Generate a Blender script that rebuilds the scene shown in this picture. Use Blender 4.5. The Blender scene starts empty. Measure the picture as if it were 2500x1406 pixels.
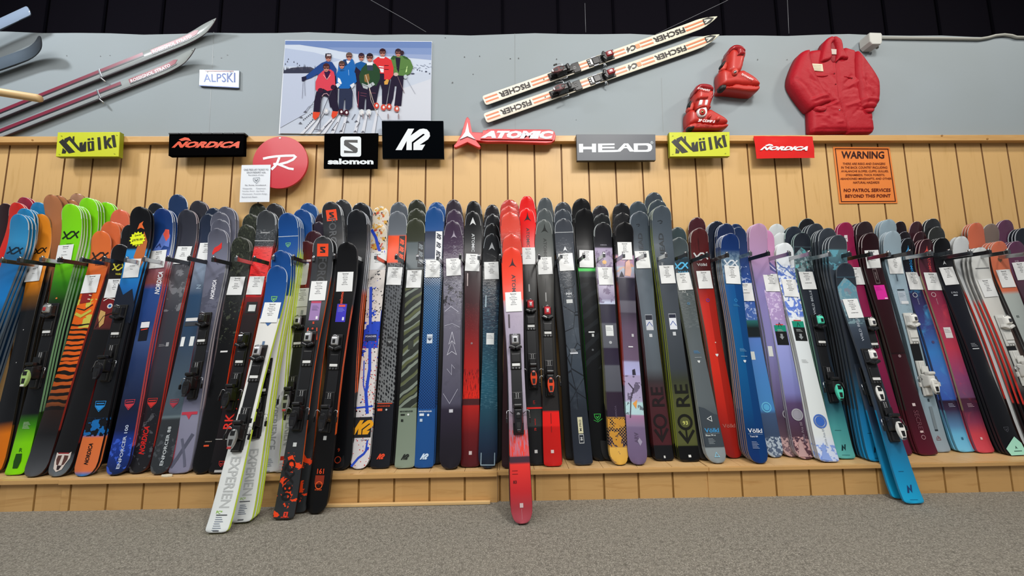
import bpy, bmesh, math, random
from mathutils import Vector, Matrix, noise
from mathutils.geometry import delaunay_2d_cdt, tessellate_polygon
random.seed(7)
C = bpy.context.scene.collection
# ------------------------------------------------------------------ camera
CF, TH, PS, RO, CH = 900.0, .1061, .0188, -.0114, 1.004
CX, CY = 1250.0, 703.0
WALL, FRONT, PTOP, LIPZ, TRIMZ = 2.65, 2.255, .176, .154, 2.374
Fv = Vector((math.sin(PS)*math.cos(TH), math.cos(PS)*math.cos(TH), math.sin(TH)))
R0 = Vector((math.cos(PS), -math.sin(PS), 0)); U0 = R0.cross(Fv)
Rv = R0*math.cos(RO)+U0*math.sin(RO); Uv = -R0*math.sin(RO)+U0*math.cos(RO)
CAM = Vector((0, 0, CH))
def ray(x, y): return Fv+Rv*((x-CX)/CF)-Uv*((y-CY)/CF)
def onY(x, y, Y): d = ray(x, y); return CAM+d*(Y/d.y)
def onZ(x, y, Z): d = ray(x, y); return CAM+d*((Z-CH)/d.z)
def proj(P): d = Vector(P)-CAM; z = d.dot(Fv); return (CX+CF*d.dot(Rv)/z, CY-CF*d.dot(Uv)/z)
# ------------------------------------------------------------------ materials
def lin(h):
    if not isinstance(h, str): return tuple(h)
    o = []
    for i in (0, 2, 4):
        c = int(h[i:i+2], 16)/255
        o.append(c/12.92 if c <= .04045 else ((c+.055)/1.055)**2.4)
    return (*o, 1)
MC = {}
def mat(h, rough=.5, metal=0, coat=0, emit=0):
    k = (h, rough, metal, coat, emit)
    if k in MC: return MC[k]
    m = bpy.data.materials.new('mat_'+str(h)); m.use_nodes = True
    b = m.node_tree.nodes['Principled BSDF']
    b.inputs['Base Color'].default_value = lin(h); b.inputs['Roughness'].default_value = rough
    b.inputs['Metallic'].default_value = metal; b.inputs['Coat Weight'].default_value = coat
    b.inputs['Coat Roughness'].default_value = .08
    if rough >= 1: b.inputs['Specular IOR Level'].default_value = 0
    if emit:
        b.inputs['Emission Color'].default_value = lin(h); b.inputs['Emission Strength'].default_value = emit
    MC[k] = m; return m
class NT:
    def __init__(s, name):
        s.m = bpy.data.materials.new(name); s.m.use_nodes = True; s.t = s.m.node_tree
        s.b = s.t.nodes['Principled BSDF']
    def n(s, ty, **kw):
        o = s.t.nodes.new(ty)
        for k, v in kw.items(): setattr(o, k, v)
        return o
    def l(s, a, b): s.t.links.new(a, b)
    def inp(s, sock, v):
        if isinstance(v, bpy.types.NodeSocket): s.l(v, sock)
        else: sock.default_value = v
    def math(s, op, a, b=0.0, c=None, clamp=False):
        o = s.n('ShaderNodeMath', operation=op, use_clamp=clamp); s.inp(o.inputs[0], a); s.inp(o.inputs[1], b)
        if c is not None: s.inp(o.inputs[2], c)
        return o.outputs[0]
    def mix(s, f, a, b, mode='MIX'):
        o = s.n('ShaderNodeMix', data_type='RGBA', blend_type=mode); s.inp(o.inputs[0], f); s.inp(o.inputs[6], a); s.inp(o.inputs[7], b)
        return o.outputs[2]
    def ramp(s, f, stops, interp='LINEAR'):
        o = s.n('ShaderNodeValToRGB'); s.inp(o.inputs[0], f); cr = o.color_ramp; cr.interpolation = interp
        stops = sorted(stops, key=lambda q: q[0])
        cr.elements[0].position = max(0, min(1, stops[0][0])); cr.elements[0].color = lin(stops[0][1])
        cr.elements[1].position = max(0, min(1, stops[-1][0])); cr.elements[1].color = lin(stops[-1][1])
        for p, c in stops[1:-1]:
            e = cr.elements.new(max(0, min(1, p))); e.color = lin(c)
        return o.outputs[0]
    def vec(s, x, y, z=0.0):
        o = s.n('ShaderNodeCombineXYZ'); s.inp(o.inputs[0], x); s.inp(o.inputs[1], y); s.inp(o.inputs[2], z); return o.outputs[0]
    def noise(s, v, sc, det=2, rough=.5, dist=0):
        o = s.n('ShaderNodeTexNoise'); s.l(v, o.inputs['Vector']); o.inputs['Scale'].default_value = sc
        o.inputs['Detail'].default_value = det; o.inputs['Roughness'].default_value = rough; o.inputs['Distortion'].default_value = dist
        return o.outputs[0]
    def vor(s, v, sc, rnd=1, feat='F1'):
        o = s.n('ShaderNodeTexVoronoi', feature=feat); s.l(v, o.inputs['Vector']); o.inputs['Scale'].default_value = sc
        o.inputs['Randomness'].default_value = rnd; return o.outputs['Distance']
    def bump(s, h, st, dist=.01, sock='Normal'):
        o = s.n('ShaderNodeBump'); s.l(h, o.inputs['Height']); o.inputs['Strength'].default_value = st
        o.inputs['Distance'].default_value = dist; s.l(o.outputs[0], s.b.inputs[sock])
def wood(name, light, dark, axis='Z', rough=.45, stain=0):
    k = NT(name); g = k.n('ShaderNodeNewGeometry'); sx = k.n('ShaderNodeSeparateXYZ'); k.l(g.outputs['Position'], sx.inputs[0])
    x, y, z = sx.outputs
    if axis == 'Z': v = k.vec(x, y, k.math('MULTIPLY', z, .09))
    elif axis == 'X': v = k.vec(k.math('MULTIPLY', x, .09), y, z)
    else: v = k.vec(x, k.math('MULTIPLY', y, .09), z)
    grain = k.noise(v, 26, 5, .62, .8); fine = k.noise(v, 130, 3, .6)
    big = k.noise(g.outputs['Position'], .9, 2)
    # each board its own tone
    if axis == 'Z': bi = k.math('FLOOR', k.math('DIVIDE', k.math('ADD', x, 3.631), .2032))
    else: bi = k.math('FLOOR', k.math('DIVIDE', k.math('ADD', x, 3.655), .2032))
    wn = k.n('ShaderNodeTexWhiteNoise', noise_dimensions='1D'); k.l(bi, wn.inputs['W'])
    c = k.ramp(grain, [(.2, dark), (.45, light), (.62, light), (.92, dark)])
    c = k.mix(k.math('MULTIPLY', fine, .16), c, lin(dark))
    c = k.mix(k.math('MULTIPLY', wn.outputs[0], .22), c, lin(dark))
    c = k.mix(k.math('MULTIPLY', k.math('SUBTRACT', big, .35, clamp=True), .3), c, lin('e0b878'))
    # knots and pin marks
    kv = k.vec(x, k.math('MULTIPLY', y, 1.0), k.math('MULTIPLY', z, .45)) if axis == 'Z' else g.outputs['Position']
    d = k.vor(kv, 2.1); kn = k.math('LESS_THAN', d, .045)
    c = k.mix(k.math('MULTIPLY', kn, .35), c, lin('9a6526'))
    k.l(c, k.b.inputs['Base Color']); k.b.inputs['Roughness'].default_value = rough
    k.bump(grain, .12, .004)
    return k.m
# ------------------------------------------------------------------ object helpers
def tag(o, label=None, cat=None, group=None, kind=None):
    if label: o['label'] = label
    if cat: o['category'] = cat
    if group: o['group'] = group
    if kind: o['kind'] = kind
    return o
def empty(name, M=None, loc=None):
    o = bpy.data.objects.new(name, None); o.empty_display_size = .1; C.objects.link(o)
    if M is not None: o.matrix_world = M
    if loc is not None: o.location = loc
    return o
def link(name, me, parent=None):
    o = bpy.data.objects.new(name, me); C.objects.link(o)
    if parent: o.parent = parent
    return o
def mesh(name, verts, faces, mats, idx=None, uv=None, smooth=False):
    me = bpy.data.meshes.new(name); me.from_pydata([tuple(v) for v in verts], [], faces)
    for m in mats: me.materials.append(m)
    if idx: me.polygons.foreach_set('material_index', idx)
    if uv:
        l = me.uv_layers.new(name='UVMap')
        vi = [0]*len(me.loops); me.loops.foreach_get('vertex_index', vi)
        l.data.foreach_set('uv', [c for i in vi for c in uv[i]])
    if smooth: me.polygons.foreach_set('use_smooth', [True]*len(me.polygons))
    me.update(); return me
class BM:
    """collects bevelled blocks, rods and prisms into one mesh"""
    def __init__(s): s.v = []; s.f = []; s.i = []; s.mats = []; s.sm = []
    def mi(s, m):
        if m not in s.mats: s.mats.append(m)
        return s.mats.index(m)
    def add(s, vs, fs, m, M=None, smooth=False):
        b = len(s.v); s.v += [(M@Vector(v)) if M else Vector(v) for v in vs]
        k = s.mi(m)
        for f in fs: s.f.append([b+q for q in f]); s.i.append(k); s.sm.append(smooth)
    def frombm(s, bm, m, M=None, smooth=False):
        bm.verts.ensure_lookup_table(); bm.verts.index_update()
        s.add([v.co.copy() for v in bm.verts], [[v.index for v in f.verts] for f in bm.faces], m, M, smooth); bm.free()
    def block(s, x0, x1, y0, y1, z0, z1, m, bev=0, top=(1, 1), shift=(0, 0), M=None, seg=2):
        """box whose +z end may be scaled (top) and shifted"""
        bm = bmesh.new(); cx, cy = (x0+x1)/2, (y0+y1)/2; V = []
        for z, (sx, sy), (dx, dy) in ((z0, (1, 1), (0, 0)), (z1, top, shift)):
            for x, y in ((x0, y0), (x1, y0), (x1, y1), (x0, y1)):
                V.append(bm.verts.new((cx+(x-cx)*sx+dx, cy+(y-cy)*sy+dy, z)))
        for f in ((3, 2, 1, 0), (4, 5, 6, 7), (0, 1, 5, 4), (1, 2, 6, 5), (2, 3, 7, 6), (3, 0, 4, 7)): bm.faces.new([V[q] for q in f])
        if bev: bmesh.ops.bevel(bm, geom=bm.edges[:], offset=bev, segments=seg, profile=.6, affect='EDGES')
        s.frombm(bm, m, M)
    def rod(s, pts, r, m, n=8, M=None, caps=True):
        pts = [Vector(p) for p in pts]; vs = []; fs = []; rr = r if isinstance(r, (list, tuple)) else [r]*len(pts)
        up = None
        for i, p in enumerate(pts):
            t = (pts[min(i+1, len(pts)-1)]-pts[max(i-1, 0)]).normalized()
            if up is None: up = Vector((0, 0, 1)) if abs(t.z) < .9 else Vector((1, 0, 0))
            a = t.cross(up).normalized(); b = a.cross(t).normalized()
            for j in range(n):
                w = 2*math.pi*j/n; vs.append(p+(a*math.cos(w)+b*math.sin(w))*rr[i])
        for i in range(len(pts)-1):
            for j in range(n): fs.append([i*n+j, i*n+(j+1) % n, (i+1)*n+(j+1) % n, (i+1)*n+j])
        if caps: fs.append(list(range(n))[::-1]); fs.append([(len(pts)-1)*n+j for j in range(n)])
        s.add(vs, fs, m, M, True)
    def prism(s, pts2, z0, z1, m, bev=0, M=None):
        """closed outline in xy pushed from z0 to z1"""
        bm = bmesh.new(); V = [bm.verts.new((p[0], p[1], z0)) for p in pts2]; f = bm.faces.new(V)
        if f.normal.z > 0 or True: f.normal_update()
        if f.normal.z > 0: f.normal_flip()
        r = bmesh.ops.extrude_face_region(bm, geom=[f]); nv = [g for g in r['geom'] if isinstance(g, bmesh.types.BMVert)]
        for v in nv: v.co.z = z1
        bmesh.ops.recalc_face_normals(bm, faces=bm.faces[:])
        if bev:
            ed = [e for e in bm.edges if all(abs(v.co.z-z1) < 1e-6 for v in e.verts)]
            bmesh.ops.bevel(bm, geom=ed, offset=bev, segments=2, profile=.6, affect='EDGES')
        s.frombm(bm, m, M)
    def build(s, name, parent=None):
        me = mesh(name, s.v, s.f, s.mats, s.i); me.polygons.foreach_set('use_smooth', s.sm); return link(name, me, parent)
# ------------------------------------------------------------------ flat artwork (lettering, logos)
TXT = {}
def glyphs(t, bold=0, shear=0, res=2):
    k = (t, bold, shear, res)
    if k in TXT: return TXT[k]
    cu = bpy.data.curves.new('t', 'FONT'); cu.body = t; cu.resolution_u = res; cu.offset = bold; cu.shear = shear; cu.fill_mode = 'FRONT'
    o = bpy.data.objects.new('t', cu); C.objects.link(o)
    bpy.context.view_layer.update()
    me = bpy.data.meshes.new_from_object(o.evaluated_get(bpy.context.evaluated_depsgraph_get()))
    vs = [(v.co.x, v.co.y) for v in me.vertices]; fs = [list(p.vertices) for p in me.polygons]
    bpy.data.objects.remove(o); bpy.data.curves.remove(cu); bpy.data.meshes.remove(me)
    if not vs: vs = [(0, 0), (1, 0), (1, 1)]; fs = []
    x0 = min(v[0] for v in vs); x1 = max(v[0] for v in vs); y0 = min(v[1] for v in vs); y1 = max(v[1] for v in vs)
    TXT[k] = (vs, fs, (x0, x1, y0, y1)); return TXT[k]
class Flat:
    """2D artwork; fn(x, y, layer_offset) gives the point on the surface"""
    def __init__(s, fn, step=.00015, base=.0012, cut=None): s.cut = cut; s.fn = fn; s.v = []; s.f = []; s.i = []; s.mats = []; s.n = 0; s.step = step; s.base = base
    def add(s, pts, faces, m):
        if isinstance(m, str): m = mat(m, .4)
        if m not in s.mats: s.mats.append(m)
        k = s.mats.index(m); b = len(s.v); off = s.base+s.step*s.n; s.n += 1
        if s.cut:   # follow the curl of the tip: split long faces there
            pts = [tuple(p)[:2] for p in pts]; todo = []
            for f in faces: todo += [[f[0], f[q], f[q+1]] for q in range(1, len(f)-1)]
            faces = []
            while todo:
                t = todo.pop(); e = [(abs(pts[t[q]][1]-pts[t[(q+1) % 3]][1]), q) for q in range(3)]; d, q = max(e)
                if d > .022 and (max(pts[w][1] for w in t) > s.cut or min(pts[w][1] for w in t) < .15):
                    a, c, o = t[q], t[(q+1) % 3], t[(q+2) % 3]; pts.append(((pts[a][0]+pts[c][0])/2, (pts[a][1]+pts[c][1])/2)); n_ = len(pts)-1; todo += [[a, n_, o], [n_, c, o]]
                else: faces.append(t)
        s.v += [s.fn(p[0], p[1], off) for p in pts]
        for f in faces: s.f.append([b+q for q in f]); s.i.append(k)
    def poly(s, pts, m):
        s.add(pts, [list(t) for t in tessellate_polygon([[Vector((p[0], p[1], 0)) for p in pts]])], m)
    def ell(s, x, y, a, b, m, n=18, a0=0, a1=360, rot=0):
        P = []
        for i in range(n+(a1-a0 < 360)):
            w = math.radians(a0+(a1-a0)*i/n); u, v = a*math.cos(w), b*math.sin(w); c, d = math.cos(rot), math.sin(rot)
            P.append((x+u*c-v*d, y+u*d+v*c))
        s.poly(P, m)
    def ring(s, x, y, a, b, w, m, n=20, a0=0, a1=360):
        P = [(x+a*math.cos(math.radians(a0+(a1-a0)*i/n)), y+b*math.sin(math.radians(a0+(a1-a0)*i/n))) for i in range(n+1)]
        s.stroke(P, w, m)
    def stroke(s, pts, w, m, closed=False):
        pts = [Vector((p[0], p[1])) for p in pts]
        if closed: pts = pts+[pts[0]]
        L = []; R = []
        for i, p in enumerate(pts):
            a = pts[max(i-1, 0)]; b = pts[min(i+1, len(pts)-1)]
            if closed and i in (0, len(pts)-1): a, b = pts[-2], pts[1]
            d1 = (p-a).normalized() if (p-a).length else (b-p).normalized(); d2 = (b-p).normalized() if (b-p).length else d1
            n1 = Vector((-d1.y, d1.x)); n2 = Vector((-d2.y, d2.x)); n = (n1+n2)
            n = n.normalized() if n.length > 1e-6 else n1
            k = w/2/max(.4, n.dot(n1)); L.append(p+n*k); R.append(p-n*k)
        vs = L+R; N = len(pts); s.add(vs, [[i, i+1, N+i+1, N+i] for i in range(N-1)], m)
    def text(s, t, quad, m, bold=0, shear=0, res=2):
        """t fitted to the corners tl, tr, br, bl"""
        vs, fs, (x0, x1, y0, y1) = glyphs(t, bold, shear, res); tl, tr, br, bl = [Vector(q) for q in quad]; P = []
        for x, y in vs:
            u = (x-x0)/(x1-x0); v = (y1-y)/(y1-y0); P.append((tl*(1-u)+tr*u)*(1-v)+(bl*(1-u)+br*u)*v)
        s.add(P, fs, m)
    def label(s, t, x, y, h, m, rot=0, bold=0, shear=0, stretch=1, align=.5):
        """t centred at x, y; capital height h; rot in degrees"""
        vs, fs, (x0, x1, y0, y1) = glyphs(t, bold, shear); k = h/.7; c, d = math.cos(math.radians(rot)), math.sin(math.radians(rot)); P = []
        for a, b in vs:
            u = (a-(x0+(x1-x0)*align))*k*stretch; v = (b-.35)*k; P.append((x+u*c-v*d, y+u*d+v*c))
        s.add(P, fs, m)
    def logo(s, kind, x, y, h, m, rot=0):
        c, d = math.cos(math.radians(rot)), math.sin(math.radians(rot))
        T = lambda pts: [(x+(a*c-b*d)*h, y+(a*d+b*c)*h) for a, b in pts]
        if kind == 'vv':
            for q in ([(-.88, .5), (-.34, -.42), (-.02, -.42), (.95, .45)], [(-.95, -.45), (.02, .42), (.34, .42), (.88, -.4)]): s.stroke(T(q), .19*h, m)
        elif kind == 'A': s.poly(T([(0, .6), (.07, .15), (.2, -.15), (.45, -.5), (.2, -.33), (0, -.28), (-.2, -.33), (-.45, -.5), (-.2, -.15), (-.07, .15)]), m)
        elif kind == 'arrow': s.poly(T([(0, .5), (.4, -.5), (0, -.22), (-.4, -.5)]), m)
        elif kind == 'S': s.poly(T([(-.36, .42), (.36, .42), (.36, .22), (-.08, .22), (.36, -.08), (.36, -.42), (-.36, -.42), (-.36, -.22), (.08, -.22), (-.36, .08)]), m)
        elif kind == 'shield': s.poly(T([(-.5, .45), (.5, .45), (.42, -.05), (0, -.5), (-.42, -.05)]), m)
        elif kind == 'shieldline': s.stroke(T([(-.5, .45), (.5, .45), (.42, -.05), (0, -.5), (-.42, -.05)]), .09*h, m, True); s.stroke(T([(-.2, .15), (-.02, -.15), (.25, .2)]), .12*h, m)
        elif kind == 'badge':
            s.stroke(T([(-.5, .5), (.5, .5), (.45, 0), (0, -.5), (-.45, 0)]), .05*h, m, True); s.poly(T([(-.44, .1), (.44, .1), (.4, .0), (0, -.4), (-.4, .0)]), m); s.stroke(T([(-.38, .28), (.38, .28)]), .1*h, m)
        elif kind == 'K2':
            s.poly(T([((q[0]-890)/204, (235-q[1])/204) for q in [(845, 133), (903, 133), (868, 200), (955, 138), (990, 132), (1025, 140), (1050, 170), (1054, 205), (1035, 235), (955, 288), (1008, 284), (978, 337), (895, 337), (896, 272), (1003, 192), (998, 182), (985, 184), (880, 262), (880, 337), (828, 337), (832, 250), (785, 337), (725, 337)]]), m)
        elif kind == 'head': s.stroke(T([(-.4, -.5), (-.2, .2), (.2, .45), (.45, .1), (.3, -.3)]), .16*h, m)
        elif kind == 'nordN': s.poly(T([(-.5, -.5), (-.15, .5), (.1, -.05), (.3, .5), (.5, .5), (.2, -.5), (-.05, .0), (-.25, -.5)]), m)
        elif kind == 'peak': s.poly(T([(-.55, -.5), (-.2, .1), (-.1, -.02), (.05, .5), (.3, -.05), (.38, .05), (.6, -.5)]), m)
        elif kind == 'sq': s.poly(T([(-.5, .5), (.5, .5), (.5, -.5), (-.5, -.5)]), m)
        elif kind == 'dot': s.ell(x, y, h/2, h/2, m)
        elif kind == 'ring': s.ring(x, y, h/2, h/2, h*.12, m)
        elif kind == 'tri': s.stroke(T([(-.5, -.4), (.5, -.4), (0, .5)]), .1*h, m, True)
        elif kind == 'bar': s.poly(T([(-3, .5), (3, .5), (3, -.5), (-3, -.5)]), m)
    def build(s, name, parent=None):
        if not s.f: return None
        return link(name, mesh(name, s.v, s.f, s.mats, s.i), parent)
def wallfn(Y):
    return lambda x, y, o: onY(x, y, Y-o)
# ------------------------------------------------------------------ skis
BLK = mat('17181a', .5); BASE = mat('0c0c0e', .35); STEEL = mat('b9bcc0', .25, 1)
def parse(st):
    q = st.split(); return [(float(q[i]), q[i+1]) for i in range(0, len(q), 2)]
def pattern(k, ly, xs, v, L, c):
    """ly: (type, v0, v1, colour, scale, threshold, strength)"""
    ty, v0, v1, col, sc, th, stg = ly
    y = k.math('MULTIPLY', v, L)
    if ty == 'streak': p = k.math('GREATER_THAN', k.noise(k.vec(k.math('MULTIPLY', xs, sc), k.math('MULTIPLY', y, sc*.08)), 1, 3, .6), th)
    elif ty == 'cross': p = k.math('GREATER_THAN', k.noise(k.vec(k.math('MULTIPLY', xs, sc*.12), k.math('MULTIPLY', y, sc)), 1, 2, .6), th)
    elif ty == 'noise': p = k.math('GREATER_THAN', k.noise(k.vec(xs, y), sc, 4, .6, .4), th)
    elif ty == 'soft': p = k.math('MULTIPLY', k.math('SUBTRACT', k.noise(k.vec(xs, y), sc, 3, .6, .6), th, clamp=True), 4, clamp=True)
    elif ty == 'spot': p = k.math('LESS_THAN', k.vor(k.vec(xs, y), sc), th)
    elif ty == 'dot': p = k.math('LESS_THAN', k.vor(k.vec(k.math('ADD', xs, y), k.math('SUBTRACT', xs, y)), sc, 0), th)
    elif ty == 'lens': p = k.math('LESS_THAN', k.vor(k.vec(xs, k.math('ADD', k.math('MULTIPLY', y, .62), k.math('MULTIPLY', xs, .45))), sc, .35), th)
    elif ty == 'oval': p = k.math('GREATER_THAN', k.vor(k.vec(xs, k.math('ADD', k.math('MULTIPLY', y, .55), k.math('MULTIPLY', xs, .5))), sc, .55), th)
    elif ty == 'crack': p = k.math('LESS_THAN', k.vor(k.vec(xs, k.math('MULTIPLY', y, .6)), sc, 1, 'DISTANCE_TO_EDGE'), th)
    elif ty == 'diag':
        w = k.noise(k.vec(xs, y), 7, 2); p = k.math('GREATER_THAN', k.math('SINE', k.math('MULTIPLY', k.math('ADD', k.math('SUBTRACT', y, k.math('MULTIPLY', xs, .8)), k.math('MULTIPLY', w, .06)), sc)), th)
    elif ty == 'stripe': p = k.math('GREATER_THAN', k.math('SINE', k.math('MULTIPLY', k.math('ADD', y, k.math('MULTIPLY', k.noise(k.vec(xs, y), 14, 1), .03)), sc)), th)
    elif ty == 'side': p = k.math('GREATER_THAN', xs, th)
    elif ty == 'cell': 
        o = k.n('ShaderNodeTexVoronoi', feature='F1'); k.l(k.vec(xs, y), o.inputs['Vector']); o.inputs['Scale'].default_value = sc
        p = k.math('GREATER_THAN', k.math('FRACT', k.math('MULTIPLY', o.outputs['Color'], 1.0)), th)
    else: p = 1.0
    msk = k.math('MULTIPLY', k.math('GREATER_THAN', v, v0), k.math('LESS_THAN', v, v1))
    return k.mix(k.math('MULTIPLY', k.math('MULTIPLY', p, msk), stg), c, lin(col))
def topmat(name, stops, layers, L, wrap=0, rough=.3):
    k = NT(name); uv = k.n('ShaderNodeUVMap'); sx = k.n('ShaderNodeSeparateXYZ'); k.l(uv.outputs[0], sx.inputs[0]); xs, v = sx.outputs[0], sx.outputs[1]
    c = k.ramp(v, stops)
    for ly in layers: c = pattern(k, ly, xs, v, L, c)
    k.l(c, k.b.inputs['Base Color']); k.b.inputs['Roughness'].default_value = rough; k.b.inputs['Coat Weight'].default_value = .12; k.b.inputs['Specular IOR Level'].default_value = .35; k.b.inputs['Coat Roughness'].default_value = .1
    if wrap:
        h = k.noise(k.vec(xs, k.math('MULTIPLY', v, L)), 30, 2, .6, 1.5); k.b.inputs['Coat Weight'].default_value = .55; k.b.inputs['Coat Roughness'].default_value = .06
        k.bump(h, .3, .006, 'Coat Normal')
    return k.m
class Ski:
    """leaning board: T = point under the tail, P = tip; face looks towards -Y"""
    def __init__(s, T, P, w=(.128, .092, .116), tip='R', tail='F', rise=.05, th=.010, tr=.012, face=None):
        s.w = w; s.tip = tip; s.tail = tail; s.rise = rise; s.th = th; s.tr = tr
        T = Vector(T); P = Vector(P); back = Vector((0, 1, 0)) if face is None else -Vector(face)
        W = (P+back*rise-T).normalized()
        N = (-back-W*(-back).dot(W)).normalized(); U = W.cross(N).normalized()
        if face is None: T = T+Vector((0, 0, .5*w[2]*abs(W.x)*.9+.0015+th*max(0, N.z)))
        W = (P-N*rise-T).normalized(); N = (-back-W*(-back).dot(W)).normalized(); U = W.cross(N)
        s.L = (P-T).dot(W); s.M = Matrix((U, W, N)).transposed().to_4x4(); s.M.translation = T
        s.ru = min(.28, s.L*.2); s.rt = .13
        s.mesh_cache = None
    def n(s, y):
        k = max(0, (y-(s.L-s.ru))/s.ru); j = max(0, (s.rt-y)/s.rt); return s.rise*k**2.1+s.tr*j*j
    def hw(s, y):
        wt, ww, wl = s.w; L = s.L; t = y/L
        sm = lambda q: q*q*(3-2*q)
        if t < .47: b = wl+(ww-wl)*sm(max(0, min(1, (t-.03)/.44)))
        else: b = ww+(wt-ww)*sm(max(0, min(1, (t-.47)/.43)))
        if s.tip == 'T': lt = .17
        elif s.tip == 'P': lt, e, e2 = .16, 1.7, .9
        elif s.tip == 'Q': lt, e, e2 = .03, 5, .5
        else: lt, e, e2 = wt*.62, 2.35, .5
        k = min(1, (y-(L-lt))/lt)
        if k > 0:
            if s.tip == 'T': b *= (1-.34*k**1.5)*(1-k**9)**.5
            else: b *= max(0, 1-k**e)**e2
        lt2 = .075 if s.tail == 'r' else .018
        k = (lt2-y)/lt2
        if k > 0: b *= (1-k**2.4)**.5*(.45 if s.tail == 'F' else .8)+(.55 if s.tail == 'F' else .2)
        return b/2
    def pt(s, a, y, o=0): return Vector((a, y, s.n(max(0, y))+o))
    def world(s, a, y, o=0): return s.M@s.pt(a, y, o)
    def s_of(s, py, a=0):
        lo, hi = 0, s.L
        for _ in range(22):
            m = (lo+hi)/2
            if proj(s.world(a, m))[1] > py: lo = m
            else: hi = m
        return (lo+hi)/2
    def geo(s, topm, sidem, full=True):
        ys = [0, .004, .012, .022, .045, .075]+[s.L*q for q in (.12, .2, .3, .4, .5, .6, .7, .78, .84, .88)]
        r = [s.L-.2+.2*q for q in ((0, .2, .35, .5, .6, .7, .78, .85, .9, .94, .97, .985, .995, .999) if full else (0, .3, .55, .7, .82, .9, .95, .985, .999))]
        ys += [s.L-.2-q*.035 for q in range(1, 6)]
        ys = sorted(set(round(y, 5) for y in ys if y < r[0]-.01))+r
        cols = (-1, -.955, 0, .955, 1); V = []; UV = []; F = []; I = []
        for y in ys:
            h = s.hw(y)
            for c in cols: V.append(s.pt(c*h, y, -.0012 if abs(c) == 1 else 0)); UV.append((c*h, y/s.L))
            for c in (1, -1): V.append(s.pt(c*h, y, -(s.th if y < s.L-.3 else s.th*(.4+.6*max(0, (s.L-.12-y)/.18))))); UV.append((c*h, y/s.L))
        n = 7
        for i in range(len(ys)-1):
            a = i*n; b = a+n
            for j in range(4): F.append([a+j, a+j+1, b+j+1, b+j]); I.append(1 if (j in (0, 3) and ys[i] > s.L-.13) or ys[i] > s.L-.0055 else 0)
            F.append([a+4, a+5, b+5, b+4]); I.append(1)
            F.append([a+5, a+6, b+6, b+5]); I.append(2)
            F.append([a+6, a, b, b+6]); I.append(1)
        F.append([6, 5, 4, 3, 2, 1, 0]); I.append(1); e = (len(ys)-1)*n; F.append([e+q for q in range(7)]); I.append(1)
        return V, F, I, UV
    def body(s, name, topm, sidem, full=True):
        V, F, I, UV = s.geo(topm, sidem, full); me = mesh(name, V, F, [topm, sidem, BASE], I, UV)
        sm = [i == 0 for i in I]; me.polygons.foreach_set('use_smooth', sm); return me
# ---- bindings, built once per colour scheme in local axes (x across, y to the tip, z off the ski)
BC = {}
def toe_meshes(sch):
    if ('t', sch) in BC: return BC[('t', sch)]
    main, cap, acc, met = SCH[sch]; m = mat(main, .35, 0, .3); c = mat(*cap); a = mat(*acc); pl = mat(met, .45)
    b = BM(); b.block(-.033, .033, -.14, .075, 0, .007, pl, .003, top=(.94, .97)); b.block(-.027, .027, -.1, -.045, .007, .014, m, .003, top=(.9, .9))
    b.block(-.023, .023, -.12, -.104, .007, .012, mat('d9dad8', .4), .002)
    b.block(-.029, .029, -.012, .06, .006, .034, m, .006, top=(.82, .86), shift=(0, -.002))
    for q in (-.018, 0, .018): b.block(q-.002, q+.002, -.136, -.126, .007, .011, mat('c8c8c8', .3, 1), .0005)
    w = BM()
    for sg in (-1, 1):
        Mr = Matrix.Translation((sg*.018, -.012, .026))@Matrix.Rotation(sg*.45, 4, 'Z'); w.block(-.021, .021, -.012, .012, -.013, .011, m, .005, top=(.85, .7), M=Mr)
    k = BM(); k.block(-.024, .024, .002, .066, .03, .047, c, .008, top=(.66, .62), shift=(0, -.004), seg=3); k.block(-.009, .009, .016, .042, .045, .051, a, .003, top=(.8, .8))
    k.rod([(-.018, .058, .04), (0, .067, .042), (.018, .058, .04)], .0022, STEEL, 6)
    r = [('toe_piece', b), ('toe_wing', w), ('toe_cap', k)]
    BC[('t', sch)] = [(nm, mk(x, nm)) for nm, x in r]; return BC[('t', sch)]
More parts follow.
